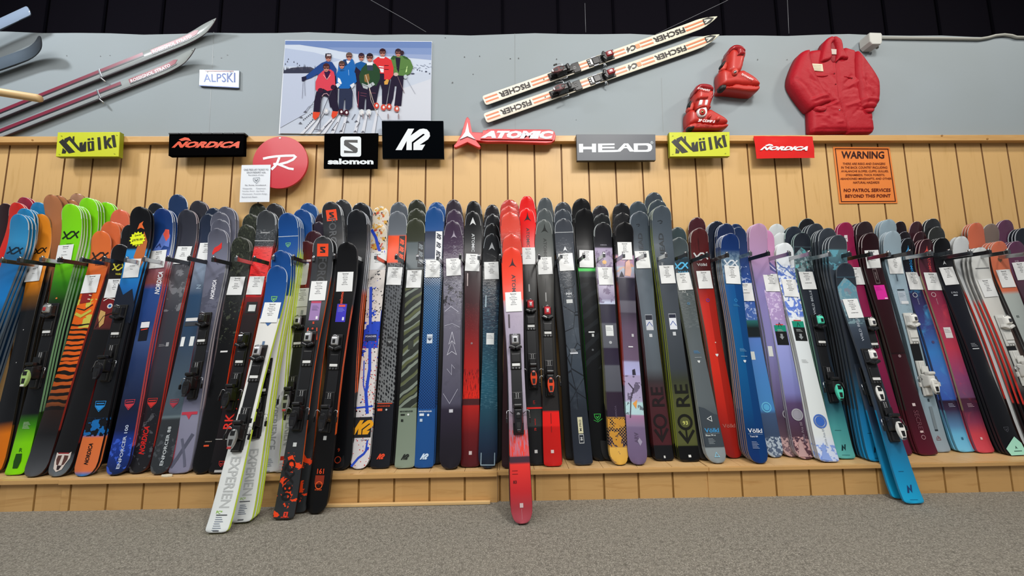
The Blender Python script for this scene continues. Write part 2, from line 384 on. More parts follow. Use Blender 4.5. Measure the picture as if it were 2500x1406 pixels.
def heel_meshes(sch):
    if ('h', sch) in BC: return BC[('h', sch)]
    main, cap, acc, met = SCH[sch]; m = mat(main, .35, 0, .3); c = mat(*cap); a = mat(*acc); pl = mat(met, .45)
    b = BM(); b.block(-.03, .03, -.11, .12, 0, .008, pl, .003, top=(.93, .98)); b.block(-.017, .017, .06, .115, .008, .012, m, .002)
    for q in range(6):
        for sg in (-1, 1): b.block(sg*.006-.002, sg*.006+.002, .066+q*.008, .070+q*.008, .012, .0135, mat('d0d0d0', .4), 0)
    b.block(-.030, .030, -.055, .035, .008, .055, m, .009, top=(.72, .7), shift=(0, .004), seg=3)
    b.block(-.026, .026, .02, .05, .034, .062, m, .007, top=(.85, .6), shift=(0, .006))
    b.block(-.024, .024, .035, .075, .02, .028, m, .003, top=(.8, .95), shift=(0, .01)); b.block(-.022, .022, -.105, -.05, .008, .02, m, .004, top=(.8, .85))
    l = BM(); P = []
    for i in range(20):
        t = 2*math.pi*i/20; P.append((.021*math.sin(t)*(1+.18*math.cos(t)), -.045+.05*math.cos(t)))
    l.prism(P, .05, .066, c, .005)
    l.prism([(-.008, -.075), (.008, -.075), (.010, -.045), (-.010, -.045)], .066, .0672, mat('1a1a1c', .5)); l.block(-.01, .01, -.092, -.08, .062, .0695, a, .003)
    l.block(-.014, .014, -.03, .0, .06, .069, m, .004, top=(.8, .8))
    ks = []
    for sg in (-1, 1):
        k = BM(); k.rod([(sg*.03, .0, .02), (sg*.05, .018, .022), (sg*.062, .015, .022), (sg*.064, -.022, .028)], .0023, STEEL, 6)
        k.block(sg*.064-.005, sg*.064+.005, -.05, -.018, .022, .034, m, .003, top=(.8, .8)); ks.append(('brake_arm', k))
    r = [('heel_piece', b), ('heel_lever', l)]+ks
    BC[('h', sch)] = [(nm, mk(x, nm)) for nm, x in r]; return BC[('h', sch)]
def mk(x, nm): 
    me = mesh(nm, x.v, x.f, x.mats, x.i); me.polygons.foreach_set('use_smooth', x.sm); return me
SCH = {
 'black': ('141416', ('1c1c1f', .2, 0, .6), ('2c2c30', .3), '101012'),
 'chrome': ('121214', ('d0d2d6', .22, .55), ('1b1b1d', .3), '0e0e10'),
 'silver': ('18191b', ('b7bab8', .25, .6), ('b0383a', .4), '121214'),
 'orange': ('151517', ('e8481f', .35, 0, .3), ('17171a', .3), '121214'),
 'redtoe': ('141416', ('c8323c', .3, 0, .5), ('d8d8da', .2, .6), '121214'),
 'white': ('d9d9d4', ('f0f0ea', .3, 0, .4), ('3a3a40', .3), 'c9cac6'),
 'blkwhite': ('1a1b1e', ('eeeeea', .3, 0, .4), ('3a3a40', .3), '161719'),
 'mint': ('131417', ('52d6b6', .35, 0, .3), ('17171a', .3), '101113'),
 'green': ('17191a', ('a8c87a', .4, 0, .3), ('e4e8dc', .3), '111214'),
 'retro': ('18181a', ('5a1116', .4, 0, .3), ('c9c9cc', .3), '202022'),
 'retroT': ('18181a', ('8e1c22', .4, 0, .3), ('e6dede', .4), '202022'),
}
def put(root, name, me, M, parent=None):
    o = bpy.data.objects.new(name, me); C.objects.link(o); o.parent = parent or root; o.matrix_local = M if parent is None else Matrix.Identity(4); return o
def bind(root, sk, ty, hy, sch, fromy=True, sc=1, toe=None, plate=True):
    for kind, y, fn in (('toe', ty, toe_meshes), ('heel', hy, heel_meshes)):
        if y is None: continue
        q = sk.s_of(y) if fromy else y; M = Matrix.Translation((0, q, sk.n(q)+(.004 if plate else 0)))@Matrix.Scale(sc, 4)
        ms = fn(toe if (kind == 'toe' and toe) else sch); main = put(root, ms[0][0], ms[0][1], M)
        for nm, me in ms[1:]: put(root, nm, me, None, main)
    if plate and ty and hy:
        a = sk.s_of(ty) if fromy else ty; b = sk.s_of(hy) if fromy else hy; p = BM()
        p.block(-.031, .031, b-.10, a+.07, 0, .005, mat('141518', .4), .002, top=(.95, .99)); o = p.build('binding_plate', root)
# ---- price cards
CARD = {}
def card_meshes(lines):
    if lines in CARD: return CARD[lines]
    w, h = .050, .064; b = BM(); b.block(-w, w, -h, h, 0, .0006, mat('e4e6e6', .45), 0)
    f = Flat(lambda x, y, o: Vector((x, y, .0006+o)), base=.0004); y = h-.012
    f.label('Special', 0, y, .0085, '2a2a2e', bold=.02, stretch=1.15); y -= .014
    for t in lines.split('|'):
        if t: f.label(t, 0, y, .0052, '3a3a40', bold=.012, stretch=1.05 if len(t) < 16 else .85)
        y -= .0112
    me1 = mk(b, 'price_card'); me2 = mesh('card_text', f.v, f.f, f.mats, f.i); CARD[lines] = (me1, me2); return CARD[lines]
def card(root, sk, py, lines, u=0, rot=0, sc=1):
    q = sk.s_of(py); d = .05; sl = math.atan((sk.n(q+d)-sk.n(q-d))/(2*d))
    M = Matrix.Translation((u, q, (sk.n(q+d)+sk.n(q-d))/2+.004))@Matrix.Rotation(sl, 4, 'X')@Matrix.Rotation(math.radians(rot), 4, 'Z')@Matrix.Scale(sc, 4)
    a, b = card_meshes(lines); o = put(root, 'price_card', a, M); put(root, 'printed_text', b, None, o)
ORD = 'zero first second third fourth fifth sixth seventh eighth ninth tenth eleventh twelfth thirteenth fourteenth fifteenth'.split()
PAGES = {'vo': 'Völkl', 'no': 'Nordica', 'ro': 'Rossignol', 'sa': 'Salomon', 'k2': 'K2', 'at': 'Atomic', 'dy': 'Dynastar', 'ar': 'Armada', 'he': 'Head'}
def stack(key, label, short, tail, tip, stops, n=1, groups=(), floor=False, w=None, tipf='R', tailf='F', side=('c9cdd0', 'c9cdd0', 'c9cdd0'), sy=(620, 1000),
          layers=(), marks=(), tagy=None, tagu=0, tagr=None, info='', bindy=None, wrap=0, word='', pitch=.0175, Y=None, rise=.05, gap=0, color='', rough=.3, bwrap=None, TY=None, th=.0115):
    r = random.Random(key); w = w or (.128, .092, .116); stops = parse(stops)
    nb = n+sum(g[2] for g in groups)
    if floor: T = onZ(tail[0], tail[1], .002)
    else:
        T = onZ(tail[0], tail[1], PTOP); T.y = min(max(T.y, FRONT+.02), 2.52)
        if not 0 < tail[0] < 2500: T.y = 2.34; T.x = onY(tail[0], tail[1], 2.34).x
    if TY: T.y = TY; T.x = onY(tail[0], tail[1], TY).x
    p = min(pitch, max(.0115, (2.615-T.y-.03)/nb)) if not floor else pitch
    Yt = Y if Y else max(2.60-p*(nb-1)-gap, T.y+.02)
    P = onY(tip[0], tip[1], Yt)
    sk = Ski(T, P, w, tipf, tailf, rise, th)
    V = lambda y: sk.s_of(y)/sk.L
    st = [(V(y), c) for y, c in stops]
    lay = [(l[0], V(l[2]), V(l[1]), *l[3:]) for l in layers]
    tm = topmat('topsheet_'+key, st, lay, sk.L, wrap, rough)
    bt = tm if bwrap is None else topmat('topsheet_wrapped_'+key, st, lay, sk.L, 1, rough)
    a, b = V(sy[1]), V(sy[0]); sm = topmat('sidewall_'+key, [(a-.004, side[2]), (a, side[1]), (b, side[1]), (b+.03, side[0])], (), sk.L, 0, .4)
    root = empty('ski', sk.M); tag(root, label, 'ski', 'skis in the '+short)
    link('ski_body', sk.body('ski_body', tm, sm), root)
    f = Flat(lambda x, y, o: sk.pt(x, y, o), cut=sk.L-.3)
    for mk_ in marks:
        kind, y, h, c = mk_[:4]; u = mk_[4] if len(mk_) > 4 else 0; rot = mk_[5] if len(mk_) > 5 else 0; s_ = mk_[6] if len(mk_) > 6 else 1
        q = sk.s_of(y)
        if kind[:2] == 'T:': f.label(kind[2:], u, q, h, c, rot, .015, 0, s_)
        elif kind[:2] == 'I:': f.label(kind[2:], u, q, h, c, rot, .03, .3, s_)
        elif kind == 'rect': q2 = sk.s_of(h); f.poly([(u-rot/2, q), (u+rot/2, q), (u+rot/2, q2), (u-rot/2, q2)], c)
        elif kind == 'poly': f.poly([(a_, sk.s_of(b_)) for a_, b_ in h], c)
        elif kind == 'line': f.stroke([(a_, sk.s_of(b_)) for a_, b_ in h], c, u)
        elif kind == 'lines':
            for i in range(u or 4): f.poly([(rot-.022, q), (rot-.022+.03+.012*((i*7) % 3)/2, q), (rot-.022+.03+.012*((i*7) % 3)/2, q-.002), (rot-.022, q-.002)], c); q -= h
        elif kind == 'band': hh = sk.hw(q)*1.01; f.poly([(-hh, q+h/2), (hh, q+h/2), (hh, q-h/2), (-hh, q-h/2)], c)
        elif kind == 'star':
            P_ = [(u+(h if i % 2 else h*.78)*math.cos(math.pi*i/14), q+(h if i % 2 else h*.78)*math.sin(math.pi*i/14)) for i in range(28)]; f.poly(P_, c)
        else: f.logo(kind, u, q, h, c, rot)
    f.build('printed_graphics', root)
    if tagy: card(root, sk, tagy, info, tagu, tagr if tagr is not None else r.uniform(-3, 3))
    if bindy:
        bind(root, sk, bindy[0], bindy[1], bindy[2], toe=bindy[3] if len(bindy) > 3 else None)
    # the skis behind, each an object of its own
    k = 1; obj = None
    base = sk.body('ski_body', bt, sm, False)
    for i in range(1, n):
        o = bpy.data.objects.new('ski', base); C.objects.link(o); M = sk.M.copy(); M.translation = sk.M.translation+Vector((r.uniform(-.004, .004), p*k, 0)); o.matrix_world = M
        tag(o, f"{word or color} ski, {ORD[k+1]} from the front in the {short}", 'ski', 'skis in the '+short); k += 1
    for g in groups:
        gx, gy, gn = g[:3]; o2 = (Yt+p*k); Tg = T+Vector((0, p*k, 0)); Pg = onY(gx, gy, min(2.63, o2)); Tg.x += (Pg.x-P.x)*.3
        if Tg.z < .05: Tg.y = max(Tg.y, T.y)
        wg = w if len(g) < 5 or not g[4] else g[4]; s2 = Ski(Tg, Pg, wg, tipf, tailf, rise, th); t2 = bt
        if len(g) > 3 and g[3]:
            q = g[3].split(); 
            if len(q) > 1: pts = [(V(float(q[i])), q[i+1]) for i in range(0, len(q), 2)]
            elif q[0][0] == '+': pts = [(0, q[0][1:]), (1, q[0][1:])]
            else: pts = [(0, '17181b'), (V(690), '17181b'), (V(645), q[0]), (1, q[0])]
            t2 = topmat('topsheet_'+key+'_back', pts, (), s2.L, 1 if bwrap is not None or wrap else 0, rough)
        me = s2.body('ski_body', t2, sm, False)
        wd = g[5] if len(g) > 5 else (word or color)
        for i in range(gn):
            o = bpy.data.objects.new('ski', me); C.objects.link(o); M = s2.M.copy(); M.translation = s2.M.translation+Vector((r.uniform(-.004, .004), p*i, 0)); o.matrix_world = M
            tag(o, f"{wd} ski, {ORD[k+1]} from the front in the {short}", 'ski', 'skis in the '+short); k += 1
    if key in FILL:   # the hindmost ski of the stack, set a little to the side, seen as a dark edge
        dx = .036 if P.x < .05 else -.036; Tg = T+Vector((dx, p*k+.004, 0)); Tg.y = min(Tg.y, 2.57); Pg = P+Vector((dx, 0, -.05)); Pg.y = min(2.615, Pg.y+p*k+.004)
        s3 = Ski(Tg, Pg, w, tipf, tailf, rise, th); me = s3.body('ski_body', mat('101012', .4), mat('1c1c1e', .4), False)
        o = bpy.data.objects.new('ski', me); C.objects.link(o); o.matrix_world = s3.M; tag(o, f"black-edged ski, hindmost and set aside in the {short}", 'ski', 'skis in the '+short)
    return sk, root
FILL = {'poacher', 'mind99', 'mind106', 'mind90', 'bent_purple', 'mav_red', 'mav_blue', 'redster', 'mpro', 'mfree', 'armada_gold', 'armada_purple', 'kore87', 'blaze'}
# ------------------------------------------------------------------ the room
XL, XR = -5.2, 5.4
WOOD = wood('pine_panel', 'd6ae74', 'bf9558', 'Z'); WOODX = wood('pine_trim', 'd4a86c', 'b4854c', 'X', .4); WOODY = wood('pine_top', 'd6b07c', 'bc9058', 'Y', .5)
def carpet():
    k = NT('carpet'); g = k.n('ShaderNodeNewGeometry'); p = g.outputs['Position']
    a = k.noise(p, 170, 3, .75); b = k.noise(p, 55, 3, .6, .5); d = k.noise(p, 2.2, 2)
    c = k.ramp(a, [(.3, '5c5850'), (.5, '928d82'), (.68, 'cbc5b7')]); c = k.mix(k.math('MULTIPLY', k.math('SUBTRACT', b, .42, clamp=True), 2.2), c, lin('5a554e')); c = k.mix(k.math('MULTIPLY', k.math('SUBTRACT', d, .45, clamp=True), .9), c, lin('938d80'))
    k.l(c, k.b.inputs['Base Color']); k.b.inputs['Roughness'].default_value = .95; k.b.inputs['Specular IOR Level'].default_value = .1
    k.bump(a, .7, .008); return k.m
def paint():
    k = NT('grey_wall_paint'); g = k.n('ShaderNodeNewGeometry'); p = g.outputs['Position']; a = k.noise(p, 1.3, 2); b = k.noise(p, 160, 2)
    c = k.mix(a, lin('959fa6'), lin('8c9495')); k.l(c, k.b.inputs['Base Color']); k.b.inputs['Roughness'].default_value = .75; k.bump(b, .08, .002); return k.m
b = BM(); b.block(XL, XR, -3.5, FRONT+.05, -.05, 0, carpet()); f = b.build('floor'); tag(f, kind='structure')
# grey upper wall with a slightly wavy top edge
P = [(XL, 2.38), (XR, 2.38), (XR, 3.272)]+[(x/4, 3.276+.008*math.sin(x*.7)+.006*math.sin(x*1.9)) for x in range(19, -19, -1)]+[(XL, 3.272)]
b = BM(); b.prism(P, 0, .12, paint(), 0, Matrix(((1, 0, 0, 0), (0, 0, 1, WALL), (0, 1, 0, 0), (0, 0, 0, 1)))); wb = b.build('wall_back'); tag(wb, kind='structure')
b = BM(); b.block(XL, XR, WALL, WALL+.12, 3.262, 3.28, mat('8a8e8c', .8)) ; 
fl = Flat(wallfn(WALL), base=.0008)
for x0, y0, x1, y1 in ((522, 78, 510, 328), (1257, 82, 1258, 316), (1615, 190, 1619, 322)): fl.stroke([(x0, y0), (x1, y1)], 1.0, '83898a')
rr = random.Random(3)
for x, y in ((163, 136), (245, 137), (268, 135), (385, 139), (521, 138), (540, 141), (555, 134), (1087, 92), (1134, 139), (1171, 137), (1155, 181), (1105, 201), (1407, 292), (1246, 143), (1266, 142), (1359, 144), (1104, 202), (1850, 145), (1922, 145)): fl.ell(x, y, rr.uniform(.8, 1.6), rr.uniform(.8, 1.6), '4a4c4c', 8)
fl.build('wall_marks', wb)
# grooved wood panelling: each groove really cut
def grooved(x0, x1, z0, z1, Y, m, off=-3.631, back=.02, name='panel', parent=None):
    g, d = .003, .008; xs = [(x0, Y)]; k = math.ceil((x0-off)/.2032)
    while off+k*.2032 < x1-.01:
        c = off+k*.2032
        if c > x0+.01: xs += [(c-g-.003, Y), (c-g, Y+d), (c+g, Y+d), (c+g+.003, Y)]
        k += 1
    xs.append((x1, Y)); V = []; F = []; I = []
    for x, y in xs: V += [(x, y, z0), (x, y, z1)]
    n = len(xs)
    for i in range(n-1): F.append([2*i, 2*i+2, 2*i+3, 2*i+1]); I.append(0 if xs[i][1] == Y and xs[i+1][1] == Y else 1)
    V += [(x0, Y+back, z0), (x0, Y+back, z1), (x1, Y+back, z0), (x1, Y+back, z1)]; q = 2*n
    F += [[0, 1, q+1, q], [2*n-2, q+2, q+3, 2*n-1], [q, q+1, q+3, q+2], [1]+[2*i+1 for i in range(1, n)]+[q+3, q+1]]
    return link(name, mesh(name, V, F, [m, mat('7c5428' if name != 'front_panel' else 'a07840', .6)], I+[0]*(len(F)-len(I))), parent)  # groove faces stained darker, the tone also standing in for weak shading
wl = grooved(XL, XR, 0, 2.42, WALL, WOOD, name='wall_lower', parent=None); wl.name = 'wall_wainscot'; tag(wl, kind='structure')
b = BM(); b.block(XL, XR, WALL-.05, WALL-.001, TRIMZ, 2.418, WOODX, .002)
tr = b.build('trim_1'); tag(tr, kind='structure')
fl = Flat(lambda x, y, o: onY(x, y, WALL-.05-o))
for x, y in ((79, 342), (2411, 339), (2300, 331)): fl.ell(x, y, 2.6, 2, '8a5c2c', 10); fl.ell(x, y, 1.2, 1, 'c09050', 8)
fl.build('trim_knots', tr)
b = BM(); b.block(-8, 8.2, WALL+1.0, WALL+1.05, 0, 7.5, mat('17151b', 1)); 
for i in range(-13, 14): b.block(i*.6-.012, i*.6+.012, WALL+.985, WALL+1.0, 0, 7.5, mat('0c0b10', 1))
tag(b.build('wall_behind'), kind='structure')
b = BM(); b.block(-8, 8.2, -3.5, WALL+1.05, 7.5, 7.55, mat('17151b', 1)); tag(b.build('ceiling'), kind='structure')
for pts, lb in (([(1428, 8), (1430, 79)], 'thin pale hanging wire above the striped vintage skis, short one left'), ([(1601, 84), (1770, 4), (1830, -30)], 'slanted wire running up from the wall top near the vintage ski tips'), ([(1922, -5), (1926, 82)], 'thin hanging wire above the wall between boots and red jacket'), ([(905, 0), (985, 45), (1040, 78)], 'faint slanted wire above the group photograph')):
    b = BM(); b.rod([onY(x, y, WALL+.35) for x, y in pts], .0022, mat('77777c', .5), 6); tag(b.build('hanging_wire'), lb, 'wire')
# ------------------------------------------------------------------ display platform, four sections
xj = [XL, onY(156, 1180, FRONT).x, onY(1214, 1158, FRONT).x, onY(1727, 1153, FRONT).x, XR]
dz = [0, -.002, .0, .002]; dy = [0, -.006, .004, -.002]
for i in range(4):
    x0, x1 = xj[i]+.0003, xj[i+1]-.0003; Y = FRONT+dy[i]
    root = empty('display_platform', loc=((x0+x1)/2, (Y+WALL)/2, 0))
    tag(root, ['leftmost section of the low wooden platform under the skis', 'long section of wooden platform behind the white carpet skis', 'short section of wooden platform right of the red carpet ski', 'rightmost section of the wooden platform under the skis'][i], 'platform', 'wooden platform sections')
    Mi = Matrix.Translation(-root.location)
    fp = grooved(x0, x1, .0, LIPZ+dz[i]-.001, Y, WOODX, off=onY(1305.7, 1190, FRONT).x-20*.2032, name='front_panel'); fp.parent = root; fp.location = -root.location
    b = BM(); b.block(x0, x1, Y-.022, Y-.002, LIPZ+dz[i]-.0015, PTOP-.0005, WOODX, .0015, M=Mi); b.build('front_lip', root)
    b = BM(); k = math.ceil((x0+3.7)/.2032); X = x0
    while X < x1-.01:
        nx = min(-3.7+k*.2032, x1)
        if nx-X > .01: b.block(X+.001, nx-.001, Y-.0015, WALL-.003, LIPZ+dz[i], PTOP, WOODY, .0015, M=Mi)
        X = max(X, nx); k += 1
    b.build('top_board', root)
fl = None
b = BM(); b.block(onY(700, 1228, 2.24).x, onY(1197, 1226, 2.24).x, 2.222, 2.244, 0.002, .016, mat('dcb880', .5), .002); tag(b.build('wood_strip'), 'thin pale wood strip lying along the platform foot', 'wood strip')
b = BM(); rr = random.Random(5); p0 = onZ(408, 1162, PTOP+.004); b.prism([(p0.x+.035*math.cos(t)*rr.uniform(.5, 1), p0.y+.012*math.sin(t)*rr.uniform(.6, 1)) for t in [i*.7 for i in range(9)]], PTOP+.001, PTOP+.012, mat('e0d8c0', .8), .003); tag(b.build('paper_scrap'), 'crumpled cream paper scrap on the platform by the lavender ski tail', 'scrap')
# ------------------------------------------------------------------ peg rail
PY = 2.37
b = BM(); b.block(XL+.3, XR-.3, WALL-.03, WALL-.001, 1.42, 1.52, mat('a87c48', .6), .003)
rail = b.build('peg_rail'); tag(rail, 'wall rail with a row of metal arms holding the skis apart', 'rail')
ends = [8, 51, 105, 149, 203, 257, 311, 355, 412, 464, 523, 579, 622, 669, 717, 767, 817, 870, 918, 968, 1020, 1069, 1124, 1169, 1221, 1271, 1316, 1370, 1425, 1474, 1522, 1574, 1625, 1674, 1726, 1775, 1831, 1875, 1926, 1975, 2023, 2073, 2125, 2169, 2222, 2272, 2318, 2368, 2415, 2461, 2508]
PZ = onY(1250, 627, PY).z; CHR = mat('b0b2b4', .22, 1); DRK = mat('202124', .25, 0, .6)
rr = random.Random(11)
for i, x in enumerate(ends):
    X = onY(x, 627, PY).x; zz = PZ+rr.uniform(-.006, .006); b = BM(); m = DRK if i in (1, 3, 5, 8, 9, 10, 12, 14, 16, 19, 22, 24, 26, 28, 33, 34, 35, 37, 41, 44, 46, 48) else CHR
    b.block(X-.004, X+.004, PY, WALL-.02, zz-.013, zz+.013, m, .0015); b.block(X-.009, X+.009, PY-.012, PY+.012, zz-.014, zz+.014, m, .003); b.block(X-.02, X+.02, WALL-.04, WALL-.03, zz-.03, zz+.03, m, .002)
    o = b.build('peg', rail); b = BM(); b.rod([(X, PY, zz+.012), (X, PY, zz+.024)], .0075, CHR, 10); b.build('bolt', o)
# ------------------------------------------------------------------ signs
def box_sign(name, label, quad, thick, face, side, cat='sign', off=.052, ins=0, tilt=0):
    """quad in photo order tl tr br bl on the sign face; returns root, Flat on the face, unit mapper"""
    Yf = WALL-off-thick; c = [onY(x, y, Yf) for x, y in quad]
    V = [(p.x, p.z) for p in c][::-1]; b = BM()
    M = Matrix(((1, 0, 0, 0), (0, 0, -1, WALL-off), (0, 1, 0, 0), (0, 0, 0, 1)))
    b.prism(V, 0.001, thick-.004, side, 0, M); b.prism(V, thick-.004, thick, face, .0015, M)
    root = b.build(name); tag(root, label, cat); fl = Flat(wallfn(Yf))
    q = [Vector(p) for p in quad]
    def U(u, v): return (q[0]*(1-u)+q[1]*u)*(1-v)+(q[3]*(1-u)+q[2]*u)*v
    return root, fl, U
def unit(pts, box, U):
    x0, y0, x1, y1 = box; return [U((x-x0)/(x1-x0), (y-y0)/(y1-y0)) for x, y in pts]
YEL, BLACKP = mat('c6cc1c', .5), mat('060607', 1)
for lab, quad in (('yellow sign with black logo above the lime green skis', [(141, 323), (292, 322), (289, 382), (136, 382)]), ('yellow sign with black logo below the lower red ski boot', [(1634, 323), (1781, 322), (1782, 381), (1636, 382)])):
    r, fl, U = box_sign('brand_sign', lab, quad, .032, YEL, mat('8a9010', .5)); bx = (150, 120, 700, 340)
    for P in ([(166, 207), (200, 180), (318, 300), (262, 312)], [(213, 178), (262, 156), (372, 285), (340, 280), (255, 190), (228, 222), (213, 210)], [(205, 262), (240, 292), (232, 312), (200, 312)], [(285, 160), (300, 155), (302, 216), (287, 200)], [(350, 215), (376, 210), (378, 245), (392, 208), (408, 205), (412, 292), (365, 298), (330, 268), (352, 270)], [(398, 212), (404, 211), (402, 288), (394, 288)]): fl.poly(unit(P, bx, U), '23231c')
    for P in ([(418, 178), (440, 175), (442, 190), (420, 193)], [(452, 172), (470, 170), (473, 186), (454, 189)], [(418, 207), (474, 199), (484, 284), (430, 292)], [(504, 168), (528, 165), (544, 276), (519, 280)], [(557, 158), (580, 155), (586, 205), (604, 172), (630, 170), (606, 215), (644, 260), (617, 264), (592, 228), (596, 266), (573, 270)], [(628, 150), (655, 146), (676, 252), (650, 257)]): fl.poly(unit(P, bx, U), '23231c')
    fl.poly(unit([(441, 218), (454, 216), (460, 270), (449, 272)], bx, U), 'c6cc1c')
    for a, c in ((.06, .14), (.95, .12), (.93, .88), (.05, .9)): p = U(a, c); fl.ell(p.x, p.y, 1.6, 1.3, 'a8ae30', 10)
    fl.build('printed_logo', r)
q2 = lambda pts, x0, y0, s: [(x0+x/s, y0+y/s) for x, y in pts]
r, fl, U = box_sign('brand_sign', 'black sign with orange lettering above the left skis', [(413, 329), (595, 328), (594, 378), (411, 380)], .032, mat('060607', 1), mat('050506', 1))
A2 = lambda p: q2(p, 100, 290, 3.676)
fl.text('NORDICA', A2([(1195, 202), (1795, 202), (1775, 262), (1172, 260)]), 'd8481c', .06, .35); fl.poly(A2([(1237, 186), (1290, 166), (1325, 172), (1350, 200), (1300, 192), (1262, 200)]), 'd8481c'); fl.build('printed_logo', r)
b = BM(); X0, X1 = onY(413, 329, WALL-.084).x, onY(600, 329, WALL-.084).x; Z = onY(500, 329, WALL-.084).z
for i in range(7): w = (X1-X0)/7; b.block(X0+i*w+.002, X0+(i+1)*w-.004, WALL-.092, WALL-.052, Z, Z+.012, mat('08080a', .5), .003)
b.build('top_rail', r)
# round red sign
c = onY(684, 396, WALL-.075); Rw = (onY(751, 396, WALL-.075).x-onY(617, 396, WALL-.075).x)/2; b = BM()
M = Matrix(((1, 0, 0, c.x), (0, 0, -1, WALL-.04), (0, 1, 0, c.z), (0, 0, 0, 1))); b.prism([(Rw*math.cos(i*math.pi/32), Rw*math.sin(i*math.pi/32)) for i in range(64)], .02, .035, mat('c41e30', .35, 0, .2), .001, M)
r = b.build('brand_sign'); tag(r, 'round red sign with a white letter R', 'sign'); fl = Flat(wallfn(WALL-.075))
fl.stroke(A2([(1993, 358), (2040, 347), (2110, 337), (2200, 331), (2270, 330), (2284, 342), (2262, 366), (2210, 390), (2140, 408)]), 5.6, 'e8ecee'); fl.stroke(A2([(2140, 345), (2122, 392), (2100, 425), (2068, 455)]), 6, 'e8ecee'); fl.stroke(A2([(2085, 405), (2130, 408), (2180, 428), (2225, 446), (2268, 452)]), 5.4, 'e8ecee'); fl.ell(683.5, 336.5, 3, 2, 'e0dcd8', 8); fl.build('printed_logo', r)
# paper notice over it
def sheet(name, label, quad, Y, m, bow=.004, cat='notice', n=8):
    q = [Vector(p) for p in quad]; V = []; F = []
    for j in range(n+1):
        for i in range(n+1):
            u, v = i/n, j/n; p = (q[0]*(1-u)+q[1]*u)*(1-v)+(q[3]*(1-u)+q[2]*u)*v; w = onY(p.x, p.y, Y); w.y -= bow*(math.sin(math.pi*v)*.6+v*v*.9+.3*math.sin(math.pi*u)); V.append(w)
    k = len(V); V += [v+Vector((0, .0006, 0)) for v in V]
    for j in range(n):
        for i in range(n):
            a = j*(n+1)+i; F.append([a, a+n+1, a+n+2, a+1]); F.append([k+a, k+a+1, k+a+n+2, k+a+n+1])
    o = link(name, mesh(name, V, F, [m], smooth=True)); tag(o, label, cat); return o, lambda u, v: (q[0]*(1-u)+q[1]*u)*(1-v)+(q[3]*(1-u)+q[2]*u)*v
r, U = sheet('paper_notice', 'white paper notice overlapping the round red sign', [(590, 403), (661, 402), (658, 493), (585, 494)], WALL-.079, mat('dfe4ea', .7), .002)
fl = Flat(wallfn(WALL-.083)); A5 = lambda p: q2(p, 500, 300, 6.39)
for t, x0, x1, y0, y1, c in (('ONE FREE LIFT TICKET TO', 608, 992, 716, 742, '5c6068'), ('EACH RESORT with', 656, 945, 760, 784, '5c6068'), ('Purchase of any', 680, 918, 804, 826, '5c6068'), ('Ski, Boots, Snowboard', 625, 952, 962, 982, '5c5c64'), ('Waterville      Cranmore', 585, 948, 1012, 1032, '9a9ca4'), ('Sunday River  Jay Peak', 582, 930, 1054, 1074, '9a9ca4'), ('Wachusett  Powder Ridge', 580, 972, 1098, 1120, '9a9ca4'), ('Butternut Basin', 576, 816, 1144, 1164, '9a9ca4')): fl.text(t, A5([(x0, y0), (x1, y0-3), (x1, y1-3), (x0, y1)]), c, .01)
fl.stroke(A5([(755, 858), (852, 850), (848, 900), (805, 940), (760, 905)]), .8, '5a6470', True); fl.stroke(A5([(780, 878), (798, 905), (830, 876)]), 1.4, '4a545e'); fl.build('printed_text', r)
WHT = 'd4dade'
r, fl, U = box_sign('brand_sign', 'black sign with white rounded square S and white name', [(792, 326), (923, 325), (921, 411), (790, 411)], .012, BLACKP, mat('050506', 1)); A3 = lambda p: q2(p, 780, 280, 3.906)
def rrect(x0, y0, x1, y1, r_, n=5):
    P = []
    for cx, cy, a in ((x1-r_, y0+r_, -90), (x1-r_, y1-r_, 0), (x0+r_, y1-r_, 90), (x0+r_, y0+r_, 180)):
        for i in range(n+1): w = math.radians(a+90*i/n); P.append((cx+r_*math.cos(w), cy+r_*math.sin(w)))
    return P
fl.poly(A3(rrect(200, 208, 397, 400, 22)), WHT); fl.poly(A3([(245, 240), (364, 240), (364, 268), (275, 265), (364, 320), (364, 352), (350, 366), (234, 366), (234, 340), (322, 350), (234, 290), (234, 252)]), '0a0a0c')
fl.text('salomon', A3([(78, 418), (515, 418), (515, 474), (78, 474)]), WHT, .05); fl.build('printed_logo', r)
r, fl, U = box_sign('brand_sign', 'large black sign with slanted white logo overlapping the group photograph', [(932, 295), (1082, 295), (1084, 387), (934, 387)], .02, mat('05070a', 1), mat('3a3a3c', .5))
fl.poly(A3([(845, 133), (903, 133), (868, 200), (955, 138), (990, 132), (1025, 140), (1050, 170), (1054, 205), (1035, 235), (955, 288), (1008, 284), (978, 337), (895, 337), (896, 272), (1003, 192), (998, 182), (985, 184), (880, 262), (880, 337), (828, 337), (832, 250), (785, 337), (725, 337)]), WHT); fl.build('printed_logo', r)
